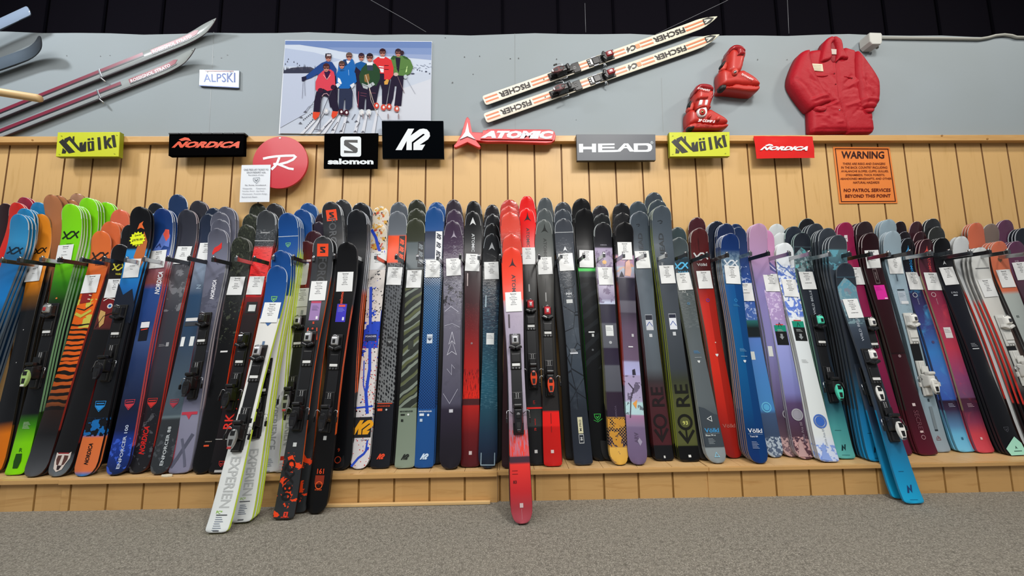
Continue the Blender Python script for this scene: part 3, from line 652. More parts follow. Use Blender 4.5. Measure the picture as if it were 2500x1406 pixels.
# red raised letters sign
RED = mat('d0161e', .35, 0, .4)
out = A3([(1412, 20), (1432, 45), (1455, 165), (1560, 170), (1605, 136), (2200, 141), (2238, 158), (2254, 195), (2246, 240), (2215, 266), (2160, 272), (1750, 258), (1600, 260), (1495, 246), (1538, 300), (1528, 315), (1505, 310), (1410, 264), (1305, 312), (1285, 312), (1282, 292), (1302, 270), (1352, 185), (1385, 70), (1398, 32)])
def plate(b, pts, Yf, Yb, m, bev=.002):
    w = [onY(x, y, Yf) for x, y in pts]; b.prism([(p.x, p.z) for p in w], 0, Yb-Yf, m, bev, Matrix(((1, 0, 0, 0), (0, 0, -1, Yb), (0, 1, 0, 0), (0, 0, 0, 1))))
b = BM(); plate(b, out, WALL-.08, WALL-.052, RED, .004); r = b.build('brand_sign'); tag(r, 'red cut-out sign with white star and raised white lettering', 'sign')
b = BM(); plate(b, A3([(1560, 148), (2225, 150), (2240, 175), (2225, 240), (1535, 232)]), WALL-.09, WALL-.08, RED, .003); b.build('raised_plate', r)
b = BM(); plate(b, A3([(1411, 68), (1428, 165), (1487, 236), (1410, 205), (1337, 236), (1388, 165)]), WALL-.088, WALL-.08, mat('dcdde6', .35), .002); b.build('raised_star', r)
fl = Flat(wallfn(WALL-.09), base=.002); fl.text('ATOMIC', A3([(1560, 152), (2232, 153), (2226, 232), (1535, 222)]), 'dcdde6', .07, .15); fl.build('raised_lettering', r)
r, fl, U = box_sign('brand_sign', 'dark grey sign with wide white lettering right of centre', [(1407, 328), (1600, 328), (1601, 391), (1409, 392)], .03, mat('4c5058', .45), mat('2a2c30', .5)); A4 = lambda p: q2(p, 1380, 280, 3.906)
for P in ([(130, 278), (170, 278), (170, 305), (255, 305), (255, 276), (294, 276), (294, 358), (255, 358), (255, 330), (170, 330), (170, 360), (132, 360)], [(312, 276), (470, 274), (470, 290), (352, 292), (352, 306), (470, 305), (470, 322), (352, 322), (352, 338), (470, 336), (500, 336), (560, 274), (600, 274), (660, 352), (615, 352), (590, 320), (560, 320), (525, 352), (470, 356), (314, 358)], [(652, 274), (790, 272), (815, 280), (828, 300), (828, 325), (815, 345), (790, 354), (655, 355)]): fl.poly(A4(P), 'dfe6ea')
fl.poly(A4([(692, 292), (770, 291), (788, 300), (788, 328), (770, 336), (692, 336)]), '4c5058'); fl.poly(A4([(562, 306), (578, 288), (592, 306)]), '4c5058'); p = A4([(826, 266)])[0]; fl.ring(p[0], p[1], 2.8, 2.8, .8, 'dfe6ea'); fl.label('R', p[0], p[1], -2.4, 'dfe6ea', 0, .02, 0, -1); fl.build('printed_logo', r)
# glossy red banner
r, U = sheet('vinyl_banner', 'small glossy red vinyl banner with white lettering', [(1840, 332), (1984, 333), (1988, 386), (1846, 388)], WALL-.062, mat('dc2420', .12, 0, 1), .006, 'sign', 12)
for v in r.data.vertices: v.co.y += .004*noise.noise(Vector((v.co.x*14, 0, v.co.z*14)))
fl = Flat(wallfn(WALL-.073), base=.0); fl.text('NORDICA', A4([(1872, 300), (2322, 300), (2308, 343), (1856, 338)]), 'eceef0', .06, .35); fl.poly(A4([(1905, 292), (1945, 278), (1975, 284), (1985, 300), (1950, 294), (1920, 300)]), 'eceef0'); fl.build('printed_logo', r)
b = BM(); b.block(onY(1843, 334, WALL-.05).x, onY(1982, 334, WALL-.05).x, WALL-.056, WALL-.0505, onY(1900, 384, WALL-.05).z, onY(1900, 336, WALL-.05).z, mat('5a1a18', .5), .002); b.build('backing_board', r)
# warning notice
qd = [(2034, 358), (2172, 359), (2192, 496), (2050, 497)]
r, fl, U = box_sign('warning_sign', 'orange backcountry warning sign with dark lettering and border', qd, .004, mat('e8843c', .4, 0, .2), mat('b8622c', .5), 'sign', .002); bx = None
fl.stroke([U(.035, .035), U(.965, .035), U(.965, .965), U(.035, .965)], 2.0, '3c0c08', True)
def wu(x, y): v = (y-130)/1095; xl = 95+140*v; wd = 1095+10*v; return U((x-xl)/wd, v)
for t, x0, x1, y0, y1, bo in (('WARNING', 255, 1085, 215, 360, .03), ('THERE ARE RISKS AND DANGERS', 285, 1105, 436, 480, .012), ('IN THE BACK COUNTRY INCLUDING', 258, 1143, 507, 553, .012), ('AVALANCHE SLOPES, CLIFFS, GULLIES,', 255, 1166, 581, 628, .012), ('STREAMBEDS, THICK FORESTS,', 345, 1095, 655, 700, .012), ('ABANDONED MINESHAFTS, AND OTHER', 240, 1224, 727, 772, .012), ('NATURAL HAZARDS', 492, 990, 798, 842, .012), ('NO PATROL SERVICES', 312, 1206, 936, 1002, .02), ('BEYOND THIS POINT', 340, 1205, 1048, 1112, .02)):
    fl.text(t, [wu(x0, y0), wu(x1, y0-2), wu(x1, y1-2), wu(x0, y1)], '5a1008' if bo < .03 else '300808', bo)
fl.build('printed_text', r)
# licence plate
qd = [(487, 170), (584, 172), (583, 214), (486, 208)]
r, fl, U = box_sign('licence_plate', 'white licence plate with blue letters on the grey wall', qd, .014, mat('98a2aa', .3, .4, .2), mat('8a9298', .4, .5), 'licence plate', .001)
fl.text('ALPSKI', [(496, 181), (574, 177), (574, 201), (497, 200)], '2c4c98', .01); fl.poly([(487, 207), (583, 213), (583, 215), (486, 209.5)], '2c4c98'); fl.poly([(500, 171.5), (570, 172.5), (570, 175), (500, 174)], 'b08a88')
for x, y in ((506, 175), (562, 175)): fl.ell(x, y, 2, 1.6, '787c80', 8)
fl.build('plate_lettering', r)
# ------------------------------------------------------------------ group photograph
A6 = lambda p: q2(p, 680, 90, 5.858)
r, U = sheet('group_photograph', 'large photo print of eight skiers standing on snow', [(696, 98), (1055, 101), (1052, 332), (681, 327)], WALL-.004, mat('d8dce2', .35), .003, 'poster', 6)
fl = Flat(wallfn(WALL-.0105), step=.00004, base=0); S = 'c4cede'
def dim(c): v = lin(c); return mat((v[0]*.82, v[1]*.82, v[2]*.82, 1), 1)
def pp(c, *pts): fl.poly(A6([(max(x, 97-.0604*(y-55)), y) for x, y in pts]), dim(c))
def ln(c, w, *pts): fl.stroke(A6(list(pts)), w/5.858, dim(c))
def el(c, x, y, a, b_, **k): fl.ell(680+x/5.858, 90+y/5.858, a/5.858, b_/5.858, dim(c), 14, **k)
pp('c6cfde', (95, 55), (2190, 70), (2180, 1398), (15, 1380))
pp('7088ba', (95, 55), (2190, 70), (2185, 330), (1990, 300), (1300, 255), (1100, 240), (850, 200), (680, 165), (560, 150), (420, 130), (300, 112), (92, 112)); pp('8398c4', (700, 150), (2188, 160), (2185, 330), (1990, 310), (1300, 258), (1100, 242), (850, 203)); pp('98a8cc', (1300, 235), (2186, 255), (2185, 332), (1990, 312), (1300, 258))
pp('ccd6e6', (92, 118), (300, 118), (420, 136), (680, 172), (850, 208), (1100, 246), (1300, 262), (1990, 318), (2183, 336), (2183, 500), (1900, 520), (50, 520)); pp('b6c2da', (60, 160), (500, 220), (900, 330), (520, 440), (60, 420))
rr = random.Random(2)
pp('4c4c5c', (55, 480), (200, 440), (330, 430), (460, 430), (520, 460), (520, 520), (50, 522))
for i in range(34):
    x = 60+i*14; h = rr.uniform(40, 110)+(60 if 20 < i < 24 else 0); pp('3c3f50', (x-14, 515), (x, 515-h), (x+14, 515))
for x, y in ((128, 350), (140, 315), (220, 355), (268, 378), (300, 405), (98, 385)): pp('4a4c5c', (x-8, y+12), (x, y-14), (x+8, y+12))
for i in range(16): x = 1900+i*18; y = 400+rr.uniform(-40, 60); ln('9aa4b8', 7, (x, y), (x+26, y+rr.uniform(-10, 14)))
for x, y, a in ((1985, 470, 8), (2020, 480, 7), (2050, 488, 6), (2110, 495, 16), (2160, 525, 8), (1920, 525, 26)): el('4a5064', x, y, a, 9)
pp('bfc8dc', (48, 522), (520, 526), (520, 900), (380, 1100), (20, 1300)); pp('d2d6e0', (1300, 900), (2180, 600), (2178, 1200), (1480, 1190))
for i in range(9):   # skis on the snow
    x = [330, 440, 560, 640, 770, 900, 1090, 1200, 1350][i]; x2 = x+[330, 230, 300, 240, 140, 90, 80, 70, 60][i]; y0, y1 = (1385, 1050); pp('dcdfe8', (x-25, y0), (x2-12, y1), (x2+16, y1), (x+25, y0)); ln('7a7c88', 4, (x+28, y0), (x2+18, y1))
for a in (((380, 1310), (500, 1170)), ((350, 1190), (490, 1080)), ((770, 1320), (850, 1210)), ((905, 1340), (945, 1230)), ((1050, 1180), (1100, 1100)), ((1120, 1290), (1165, 1220)), ((660, 1290), (770, 1190))):
    (xa, ya), (xb, yb) = a; n = 6
    for i in range(n): t = i/n; x = xa+(xb-xa)*t; y = ya+(yb-ya)*t; ln('4e4c58', 13, (x, y), (x+(xb-xa)/n*.6, y+(yb-ya)/n*.6))
for x, y in ((775, 1325), (890, 1345), (985, 1210), (1110, 1205), (1095, 1350), (1205, 1355), (380, 1068), (320, 1145), (310, 1230)): pp('6a6c78', (x-28, y+12), (x+4, y-16), (x+26, y+10))
def head(x, y, hair, cap=None, s=1):
    el(hair, x, y-18*s, 46*s, 48*s); el('b87c70', x, y+6*s, 36*s, 48*s); el(hair, x, y-38*s, 42*s, 24*s); pp('3a2424', (x-36*s, y-8*s), (x+36*s, y-8*s), (x+30*s, y+12*s), (x+5*s, y+8*s), (x-5*s, y+8*s), (x-30*s, y+12*s)); el('c89080', x, y+14*s, 7*s, 9*s); ln('7a3c38', 4*s, (x-12*s, y+32*s), (x+12*s, y+32*s))
    if cap: pp(cap, (x-46*s, y-14*s), (x-40*s, y-62*s), (x+40*s, y-62*s), (x+46*s, y-14*s), (x, y-24*s))
DK = '2c2638'
pp('245a98', (1180, 350), (1100, 380), (1070, 500), (1130, 560), (1180, 500), (1260, 380)); pp(DK, (1100, 420), (1075, 480), (1110, 560), (1110, 820), (1130, 1010), (1200, 1010), (1250, 560)); head(1185, 290, '3a2c3a', None, .95)
pp('2a68b0', (930, 330), (860, 380), (850, 480), (960, 480), (1080, 520), (1105, 430), (1070, 330), (1040, 305)); pp('e8e8ec', (960, 335), (990, 390), (1030, 345)); pp('28406a', (925, 325), (965, 320), (985, 400), (950, 420)); head(1010, 285, '6a5850')
pp('2c4a88', (690, 345), (620, 370), (545, 425), (470, 490), (380, 565), (395, 610), (470, 585), (560, 530), (560, 600), (820, 600), (830, 460), (765, 360)); pp('2a2a40', (330, 575), (395, 558), (402, 600), (372, 632), (335, 635)); ln('7a7c8c', 5, (352, 640), (338, 880)); ln('7a7c8c', 5, (372, 625), (380, 842)); head(712, 300, '3a2c34', '2c2a38'); pp('d8ccd0', (690, 250), (748, 250), (748, 272), (690, 272))
pp(DK, (640, 560), (820, 560), (850, 760), (840, 1000), (740, 1010))
pp('5c8048', (1640, 275), (1605, 320), (1640, 430), (1650, 530), (1720, 556), (1820, 556), (1890, 520), (1925, 430), (1885, 330), (1800, 270)); pp('2c2838', (1670, 290), (1690, 460), (1720, 520), (1745, 300)); pp('3c5c38', (1600, 310), (1640, 265), (1690, 280), (1650, 330)); pp('3c5c38', (1760, 265), (1840, 290), (1870, 330), (1800, 310)); pp('c8e8a0', (1830, 440), (1845, 410), (1835, 500), (1815, 510)); ln('4a6c3c', 5, (1650, 430), (1700, 440)); ln('4a6c3c', 5, (1740, 470), (1860, 450))
head(1712, 232, '3c2c34'); el('3c2c34', 1765, 225, 30, 30); pp(DK, (1620, 545), (1790, 556), (1775, 780), (1755, 985), (1655, 985), (1690, 700), (1665, 690), (1640, 880), (1610, 965), (1550, 960)); el('c8b0a8', 1680, 535, 34, 26); el('b8c4c8', 1815, 570, 26, 30); ln('7a6468', 7, (1700, 560), (1800, 805)); ln('8a8c9c', 4, (1830, 600), (1955, 812))
pp('d83c40', (1420, 288), (1350, 340), (1400, 440), (1445, 520), (1510, 530), (1505, 610), (1590, 612), (1640, 550), (1645, 440), (1612, 330), (1530, 283)); pp('e8e4e8', (1430, 415), (1505, 425), (1503, 510), (1465, 508)); pp('c83038', (1425, 430), (1505, 440), (1504, 455), (1430, 448)); ln('4a1c28', 10, (1512, 410), (1575, 412)); ln('4a1c28', 10, (1512, 465), (1575, 466)); pp('e8e0e4', (1440, 285), (1525, 285), (1510, 308), (1450, 305)); head(1488, 230, '3c2428')
pp(DK, (1420, 520), (1510, 525), (1510, 620), (1600, 620), (1570, 780), (1540, 960), (1480, 960), (1480, 760), (1455, 660), (1420, 820), (1400, 940), (1350, 930), (1370, 700)); pp('d8a050', (1510, 640), (1550, 602), (1580, 620), (1560, 680), (1515, 682))
pp('2f4a34', (1255, 380), (1190, 450), (1150, 560), (1160, 640), (1210, 740), (1380, 740), (1450, 600), (1450, 470), (1385, 385)); pp('3a4458', (1262, 385), (1270, 480), (1350, 480), (1350, 385)); pp('e8e8ec', (1262, 365), (1350, 360), (1345, 405), (1265, 405)); head(1305, 300, '30262c', None, 1.05)
pp(DK, (1145, 700), (1420, 700), (1400, 900), (1375, 1035), (1250, 1040), (1255, 900), (1240, 860), (1225, 1035), (1140, 1030)); ln('8a5060', 5, (1170, 800), (1260, 812)); ln('8a5060', 5, (1170, 835), (1255, 850)); ln('8a5060', 5, (1310, 800), (1390, 806)); pp('8a6a40', (1225, 545), (1290, 525), (1305, 600), (1285, 660), (1230, 640)); ln('d8c8b8', 7, (1245, 540), (1390, 1040)); ln('d8c8b8', 5, (1285, 640), (1320, 900), (1420, 1130)); pp('b0b8bc', (1190, 660), (1290, 700), (1270, 750), (1210, 730)); pp('b8c0c4', (1250, 700), (1350, 645), (1380, 680), (1300, 735)); ln('2a2c34', 6, (1200, 680), (1290, 720)); ln('2a2c34', 6, (1320, 660), (1345, 710))
pp('2468b4', (850, 480), (825, 540), (830, 680), (875, 738), (1000, 745), (1060, 700), (1118, 640), (1100, 520), (1035, 440), (985, 460), (960, 480), (900, 490)); ln('9ac0e8', 6, (1000, 470), (1005, 550)); head(905, 405, '54403c', None, .98); pp('323850', (868, 740), (1062, 738), (1055, 1000), (1005, 1050), (955, 1030), (955, 880), (940, 900), (925, 1040), (860, 1035)); pp('d8dce4', (815, 680), (860, 655), (885, 690), (845, 730)); pp('d8dce4', (1020, 690), (1080, 655), (1090, 690), (1050, 740)); pp('e8ecf0', (850, 580), (880, 600), (905, 665), (890, 680), (845, 640)); ln('dcdce4', 6, (1050, 740), (1130, 980)); ln('c05060', 6, (1145, 780), (1135, 1010))
pp('d84858', (640, 480), (570, 545), (530, 640), (528, 750), (560, 790), (640, 740), (700, 775), (790, 755), (812, 700), (805, 560), (790, 500), (745, 465)); pp('3c2444', (650, 500), (690, 620), (745, 500), (720, 480)); ln('e8c0c0', 6, (640, 540), (685, 600)); ln('e8c0c0', 6, (690, 610), (740, 545)); head(683, 445, '4a2c30', None, 1.05)
pp(DK, (540, 785), (620, 745), (700, 778), (800, 755), (830, 850), (865, 1050), (780, 1070), (720, 900), (690, 850), (640, 830), (600, 950), (590, 1075), (498, 1070), (510, 930)); el('3c2438', 600, 765, 40, 34); el('3c2438', 780, 720, 34, 36)
for p in ([(492, 1072), (595, 1078), (575, 1140), (520, 1190), (488, 1150)], [(768, 1060), (855, 1068), (830, 1130), (775, 1170), (755, 1130)]): pp('e05038', *p)
for x, y, c in ((895, 1075, '4a2430'), (970, 1085, '4a2430'), (1190, 1080, 'd8dce0'), (1290, 1080, 'd8dce0'), (1400, 985, 'd04838'), (1500, 1010, 'd85040'), (1580, 1000, 'c84838'), (1690, 1030, 'c86050'), (680, 1060, 'c8ccd4')): el(c, x, y, 38, 46); el('e8e4e4', x+4, y-4, 16, 20); ln('7c7078', 5, (x-26, y+36), (x+28, y+40))
for x in (1210, 1300, 1570, 1720): ln('9a8c90', 16, (x-4, 1100), (x, 1170))
ln('52505e', 8, (610, 870), (592, 1330)); ln('52505e', 8, (760, 760), (660, 1000), (545, 1320)); ln('52505e', 9, (510, 1322), (572, 1330)); ln('52505e', 9, (560, 1332), (620, 1334)); ln('c8a0a8', 8, (620, 850), (650, 815), (690, 808), (720, 840)); ln('6a6c7c', 7, (500, 965), (430, 1000), (380, 1070))
fl.build('printed_picture', r)
# ------------------------------------------------------------------ the rack, left to right
BL = ('d8dce0', '1b1c20', '141518')
stack('red_far_left', 'bright red ski leaning out of frame at the far left end', 'red stack at far left', (-190, 1150), (42, 494), '494 d8281e 560 e03020 640 e01a14 800 8a1210 1150 111111', 2,
      [(13, 496, 1, '2e1418', None, 'dark maroon'), (61, 481, 2, 'a02a40', None, 'crimson')], side=('e8c8c8', '8a2a28', '1a1a1a'), word='red', TY=2.5, wrap=1)
stack('teal_left', 'blue ski with black chevrons, front one, far left edge', 'blue stack at far left', (-165, 1165), (45, 522), '522 1f7fb8 590 3590c4 625 205f88 660 1b6aa8 730 1577c0 800 0c2a48 1165 101216', 3,
      [(60, 508, 3, None), (93, 493, 2, None)], side=('cfd6da', '6a7a8a', '1a1c20'), marks=[('vv', 612, .05, '0e2233'), ('T:Völkl', 638, .012, '7fb2d0')], word='blue', wrap=1)
stack('brown_back', 'copper brown ski standing tallest behind the orange skis', 'copper brown stack at left', (70, 1140), (122, 475), '475 b87850 560 b06c40 700 6a3c20 900 1a1512 1140 151210', 1,
      [(139, 477, 1, None), (170, 487, 1, None), (187, 472, 1, '+b98a6c', None, 'plastic-wrapped copper')], side=('7a5038', '3a2a20', '1a1412'), word='copper brown', TY=2.5, wrap=1)
stack('orange_left', 'orange and black ski with black chevrons at far left', 'orange and black stack at left', (-18, 1158), (96, 522), '522 e08520 640 e08a2a 690 d88018 725 6a4418 760 17181b 1030 17181b 1060 d87414 1158 d06c10', 1,
      [(110, 528, 2, '9a6a38')], side=('8a6a40', '26221e', '7a4a18'), sy=(640, 1040), marks=[('vv', 612, .042, '1a1512'), ('dot', 805, .006, 'c8c8c8'), ('dot', 885, .007, '9a9a9a')], tagy=665, tagu=-.01, info='|Mantra|||Price|', word='bronze', w=(.126, .09, .114))
stack('lime', 'lime green ski with black chevrons and a cut-out green tail', 'lime green stack', (38, 1160), (170, 497), '497 86e01a 640 6cc80e 690 2f7a10 735 16330e 770 121417 1010 121417 1040 3a8a10 1080 7fd80a 1160 86e000', 4,
      [(212, 482, 3, None), (257, 493, 2, None)], side=('d4ecd0', '86b886', '2a5a1a'), sy=(650, 1005), w=(.132, .088, .112),
      marks=[('vv', 574, .055, '15240c'), ('T:Völkl', 596, .013, '2a5a10'), ('dot', 728, .012, 'd87838'), ('lines', 1030, .007, 'c9d8c0', 6, -.0), ('poly', 0, [(-.022, 1107), (.012, 1107), (.018, 1125), (.012, 1143), (-.016, 1143), (-.024, 1125)], '1e4a0c'), ('T:R', 1098, .022, '2a6a10')], tagy=620, tagu=-.012, info='Deacon 84||Retail||Alpine Price|', bindy=(768, 905, 'green', 'silver'), word='lime green')
stack('tiger', 'orange ski with a striped tiger picture and dark grey tail', 'tiger picture stack', (76, 1167), (245, 563), '563 e07038 655 d86c34 662 cc5f28 715 e0601c 760 e8651c 900 d85e1c 980 8a4a24 1000 2a1c18 1060 1c1c1e 1120 3c3e42 1167 55585c', 1,
      [(269, 540, 3, 'd8683c'), (291, 511, 2, 'd8684a')], tipf='R', tailf='r', side=('d88060', 'b03a30', '3a1a18'), sy=(660, 1050), w=(.136, .108, .126),
      layers=[('stripe', 880, 1010, '1a1412', 150, .1, 1), ('noise', 730, 800, 'c8c050', 9, .55, 1), ('stripe', 790, 880, '1c1410', 190, .35, 1)],
      marks=[('vv', 626, .058, '2a1a18'), ('T:Völkl', 646, .014, '3a1c14', 0, 0, 1.1), ('poly', 0, [(-.045, 716), (.02, 716), (.02, 738), (-.045, 741)], '8a1c1c'), ('line', 0, [(-.0, 720), (.018, 722)], .006, 'e8e0c0'), ('line', 0, [(-.0, 730), (.018, 731)], .006, 'e8e0c0'), ('line', 0, [(-.05, 765), (-.01, 772), (.045, 758)], .018, 'c0b848'), ('line', 0, [(-.05, 752), (.0, 757), (.045, 744)], .006, '1a1412')], tagy=693, tagu=-.008, info='Revolt|Flat|Retail|$699|Price|', word='orange')
stack('eye', 'black ski with yellow chevrons, painted blue eye and bear head tail', 'painted face stack', (131, 1167), (293, 596), '596 121214 640 16161a 725 2a2018 732 7a1a20 800 5a2a28 806 141416 1105 151517 1112 3a3e44 1167 6a7278', 1,
      [(318, 548, 1, '16171a', None, 'black')], tailf='r', Y=2.46, side=('c8c8cc', '8a2424', '2a1a1a'), sy=(680, 1080), w=(.13, .106, .124),
      marks=[('vv', 652, .046, 'd8d040'), ('T:Völkl', 669, .013, 'd8d040'), ('ring', 747, .03, 'e8e4da', .005), ('dot', 747, .026, 'e8e4da', .005), ('dot', 747, .02, '2a7ac8', .005), ('dot', 747, .008, '0c1830', .005), ('poly', 0, [(-.045, 757), (-.01, 762), (.0, 790), (-.02, 800), (-.045, 775)], 'c8a060'),
             ('line', 0, [(-.045, 735), (-.02, 728), (.02, 731), (.045, 742)], .005, 'f0e8e0'), ('line', 0, [(-.045, 800), (-.015, 772), (.03, 764)], .004, '141414'),
             ('poly', 0, [(-.040, 1104), (-.022, 1108), (.0, 1105), (.026, 1108), (.042, 1102), (.044, 1118), (.03, 1132), (.022, 1146), (-.004, 1152), (-.026, 1144), (-.036, 1128)], 'd8ccc4'), ('poly', 0, [(-.028, 1112), (-.006, 1111), (-.008, 1136), (-.02, 1134), (-.03, 1122)], '5a3a34'), ('poly', 0, [(.032, 1112), (.008, 1111), (.010, 1136), (.022, 1134), (.033, 1122)], '5a3a34'), ('poly', 0, [(-.012, 1136), (.014, 1136), (.006, 1147), (-.006, 1147)], '2e2224'), ('line', 0, [(-.03, 1106), (.03, 1106)], .006, 'a02a30')],
      tagy=704, info='Revolt 96|Flat|Retail|$549.00|Price|', word='black')
stack('pale_back', 'pale blue ski tip peeping out left of the navy blue stack', 'pale blue pair', (262, 1165), (371, 521), '521 4a96d8 600 3a86d0 700 14161a 1165 14161a', 1, [(380, 495, 1, '20242c', None, 'dark grey')], Y=2.585, TY=2.5, side=BL)
stack('burst', 'black and blue ski with yellow starburst, black bindings and orange tail', 'starburst stack', (190, 1168), (340, 504), '504 0c0c0f 545 101014 560 101014 606 141416 612 2a8ad0 660 2484c8 700 1d6ab4 745 1c3a66 790 14161c 1020 14161a 1026 1a70b8 1062 1a68b0 1068 e0743a 1150 d87444 1158 4a78b8 1168 2a80d0', 2, tailf='r', side=('26282c', '1b1c20', '141518'), Y=2.45, w=(.14, .104, .126),
      layers=[('noise', 1020, 1065, '12141a', 20, .48, 1)],
      marks=[('poly', 0, [(.03, 565), (.058, 590), (.06, 640), (.04, 662), (.02, 640), (-.01, 628), (.0, 600)], 'b86430'), ('poly', 0, [(-.018, 560), (-.004, 546), (.022, 540), (.014, 548), (.03, 560), (.006, 556)], 'e86a30'), ('poly', 0, [(-.066, 690), (-.02, 720), (.03, 705), (.066, 745), (.066, 790), (-.066, 760)], '141c2c'), ('rect', 805, 821, 'b8d4e8', 0, .04), ('badge', 992, .06, '2a90dc', .0), ('I:NORDICA', 1108, .022, '1e1010', 0, 90, .8), ('lines', 840, .006, '9aa4b4', 4, .0), ('star', 584, .054, 'e8f21e', -.008), ('I:Special', 574, .011, '3a3a10', -.008, 8), ('I:$979.99', 586, .015, '3a3a10', -.008, 8), ('I:w/ bindings', 598, .008, '4a4a18', -.008, 8)], tagy=655, info='Enforcer||$1,149.00||Price|', bindy=(772, 888, 'black'), word='navy blue')
stack('enf100', 'navy ski with orange peaks and white lettering on its blue tail', 'navy blue stack with orange peaks', (260, 1170), (394, 508), '508 14306a 550 16366e 606 1a3c7c 622 4a60b0 640 8a5a68 690 8a4a48 705 2a4a8a 790 25407a 830 3a5080 880 283a64 1000 18203a 1050 14204a 1080 1c3c9a 1170 122044', 3,
      [(432, 474, 1, '1a3258', None, 'dark navy'), (425, 505, 2, None)], tailf='r', side=('cfd6e0', 'd8565a', '2a2440'), sy=(660, 1090), w=(.136, .102, .124), bwrap=1,
      layers=[('noise', 1070, 1168, '3a62d8', 22, .55, .8)],
      marks=[('poly', 0, [(-.05, 612), (-.02, 590), (.0, 572), (.02, 562), (.055, 575), (.055, 605), (.02, 600), (-.01, 620), (-.045, 640)], '5a76c4'), ('line', 0, [(-.03, 604), (-.01, 596), (.0, 604)], .008, '22346a'), ('poly', 0, [(.005, 572), (.02, 560), (.045, 562), (.05, 580), (.03, 590)], 'e05848'), ('I:NORDICA', 692, .03, 'e8e8ee', .035, 90, .8), ('rect', 785, 832, '10121a', 0, .055), ('rect', 786, 800, 'e8e8ec', 0, .053), ('line', 0, [(-.02, 805), (.02, 803)], .006, 'e04030'), ('badge', 988, .058, 'c83a48', .0), ('T:ENFORCER 100', 1090, .0185, 'c8d4ec', .012, 90, 1.35)], tagy=633, info='Enforcer 100||Retail|$849.99|Alpine Price|', word='navy blue')
stack('enfdark', 'charcoal ski with red lettering on a dark camouflage tail', 'charcoal stack with red sidewalls', (335, 1157), (455, 511), '511 2c2e38 600 30323e 650 4a4a50 700 55565c 760 3a3c44 900 34343e 1000 1e1e24 1157 202024', 2,
      [(484, 489, 2, '2a2a32', None, 'dark grey')], tailf='r', side=('b8a8ac', 'd0443c', '5a2a30'), sy=(600, 1090), w=(.134, .1, .122), bwrap=1,
      layers=[('noise', 630, 760, '8a8c92', 14, .56, .6), ('noise', 1000, 1157, '5a5c62', 26, .58, .7)],
      marks=[('badge', 984, .056, 'd03430', .0), ('I:NORDICA', 1075, .03, 'd0201c', .0, 90, .8), ('rect', 836, 846, '9a9a9e', .02, .018), ('lines', 840, .006, '8a8a92', 3, -.01)], tagy=623, info='Enforcer 94||Retail|$799.00|Alpine Price|', word='charcoal')
stack('enf88', 'slate blue wrapped ski with white lettering on its grey tail', 'slate blue stack', (366, 1169), (508, 522), '522 1a2438 600 26324a 660 8a9ab0 705 5a6a80 720 2a4868 800 2a4460 870 3a4a5c 960 4a5a66 1012 4a5862 1018 6a7a80 1024 303438 1169 2e3236', 1,
      [(520, 507, 2, None)], tailf='r', side=('a8b0b8', 'c02c3c', '6a3038'), sy=(690, 1120), w=(.132, .098, .12), wrap=1,
      layers=[('noise', 1060, 1169, '5a6066', 24, .55, .5)],
      marks=[('T:N', 700, .03, '9ab0c4', 0, 90), ('rect', 776, 784, 'dcdcdc', -.0, .075), ('rect', 786, 796, '3a3e44', 0, .075), ('rect', 822, 845, 'e8ecec', -.028, .022), ('rect', 822, 845, 'e0e4e4', .03, .026), ('badge', 985, .05, 'a83848', .0), ('T:ENFORCER 88', 1088, .0185, 'c8d0d4', .006, 90, 1.3)], tagy=614, tagu=.0, info='Enforcer 88||Retail|$699.99|Alpine Price|', word='slate blue')
stack('lavender', 'lavender grey ski with red animal mark and black bindings', 'lavender grey stack', (438, 1157), (529, 557), '557 4a4c5a 600 686a7a 640 74768a 700 6c6e80 760 5c5e70 840 3e404c 880 2a2c36 980 5a5c70 1020 8a8aa0 1157 7e7e96', 2,
      [(535, 535, 1, None), (535, 517, 1, None), (549, 504, 3, None)], side=('b8b8c4', 'b8bac4', '9a9aac'), w=(.134, .096, .118), bwrap=1,
      layers=[('noise', 640, 860, '4c4e5e', 7, .55, .7)],
      marks=[('poly', 0, [(-.035, 617), (-.02, 604), (.005, 600), (.03, 592), (.028, 606), (.01, 612), (-.012, 616), (-.03, 622)], 'e0302c'), ('I:NORDICA', 707, .024, 'e8e8f0', .01, 90, .85), ('poly', 0, [(-.048, 1005), (.045, 1005), (.045, 1012), (.012, 1012), (.0, 1024), (-.02, 1012), (-.048, 1012)], 'c03a4c'), ('line', 0, [(-.052, 1140), (.04, 1060)], .02, '55576a'), ('line', 0, [(-.02, 1070), (.03, 1140)], .014, '5e6074')], bindy=(790, 930, 'black'), word='lavender grey')
stack('floral', 'black ski with faded floral tip and small orange tail marks', 'dark floral stack', (482, 1162), (586, 578), '578 30342a 640 2e322c 690 2a2c2c 760 1c1e20 800 0e0e10 1162 0a0a0c', 3,
      [(600, 548, 1, None), (611, 522, 1, None), (629, 496, 1, None)], tailf='r', side=('8a8a84', 'ff5028', '1c1414'), sy=(740, 1005), w=(.13, .098, .118), bwrap=1,
      layers=[('crack', 578, 830, '12140f', 60, .03, .9), ('noise', 578, 840, '5a604e', 34, .6, .5)],
      marks=[('rect', 856, 860, 'd8d8d8', 0, .045), ('rect', 1086, 1090, 'e05028', .0, .03), ('T:EXPERIENCE', 1078, .005, 'b0a090', .008)], tagy=698, tagu=.0, tagr=-2, info='Blackops 92||RETAIL|$699.99|ALPINE PRICE|$499.99', word='dark floral')
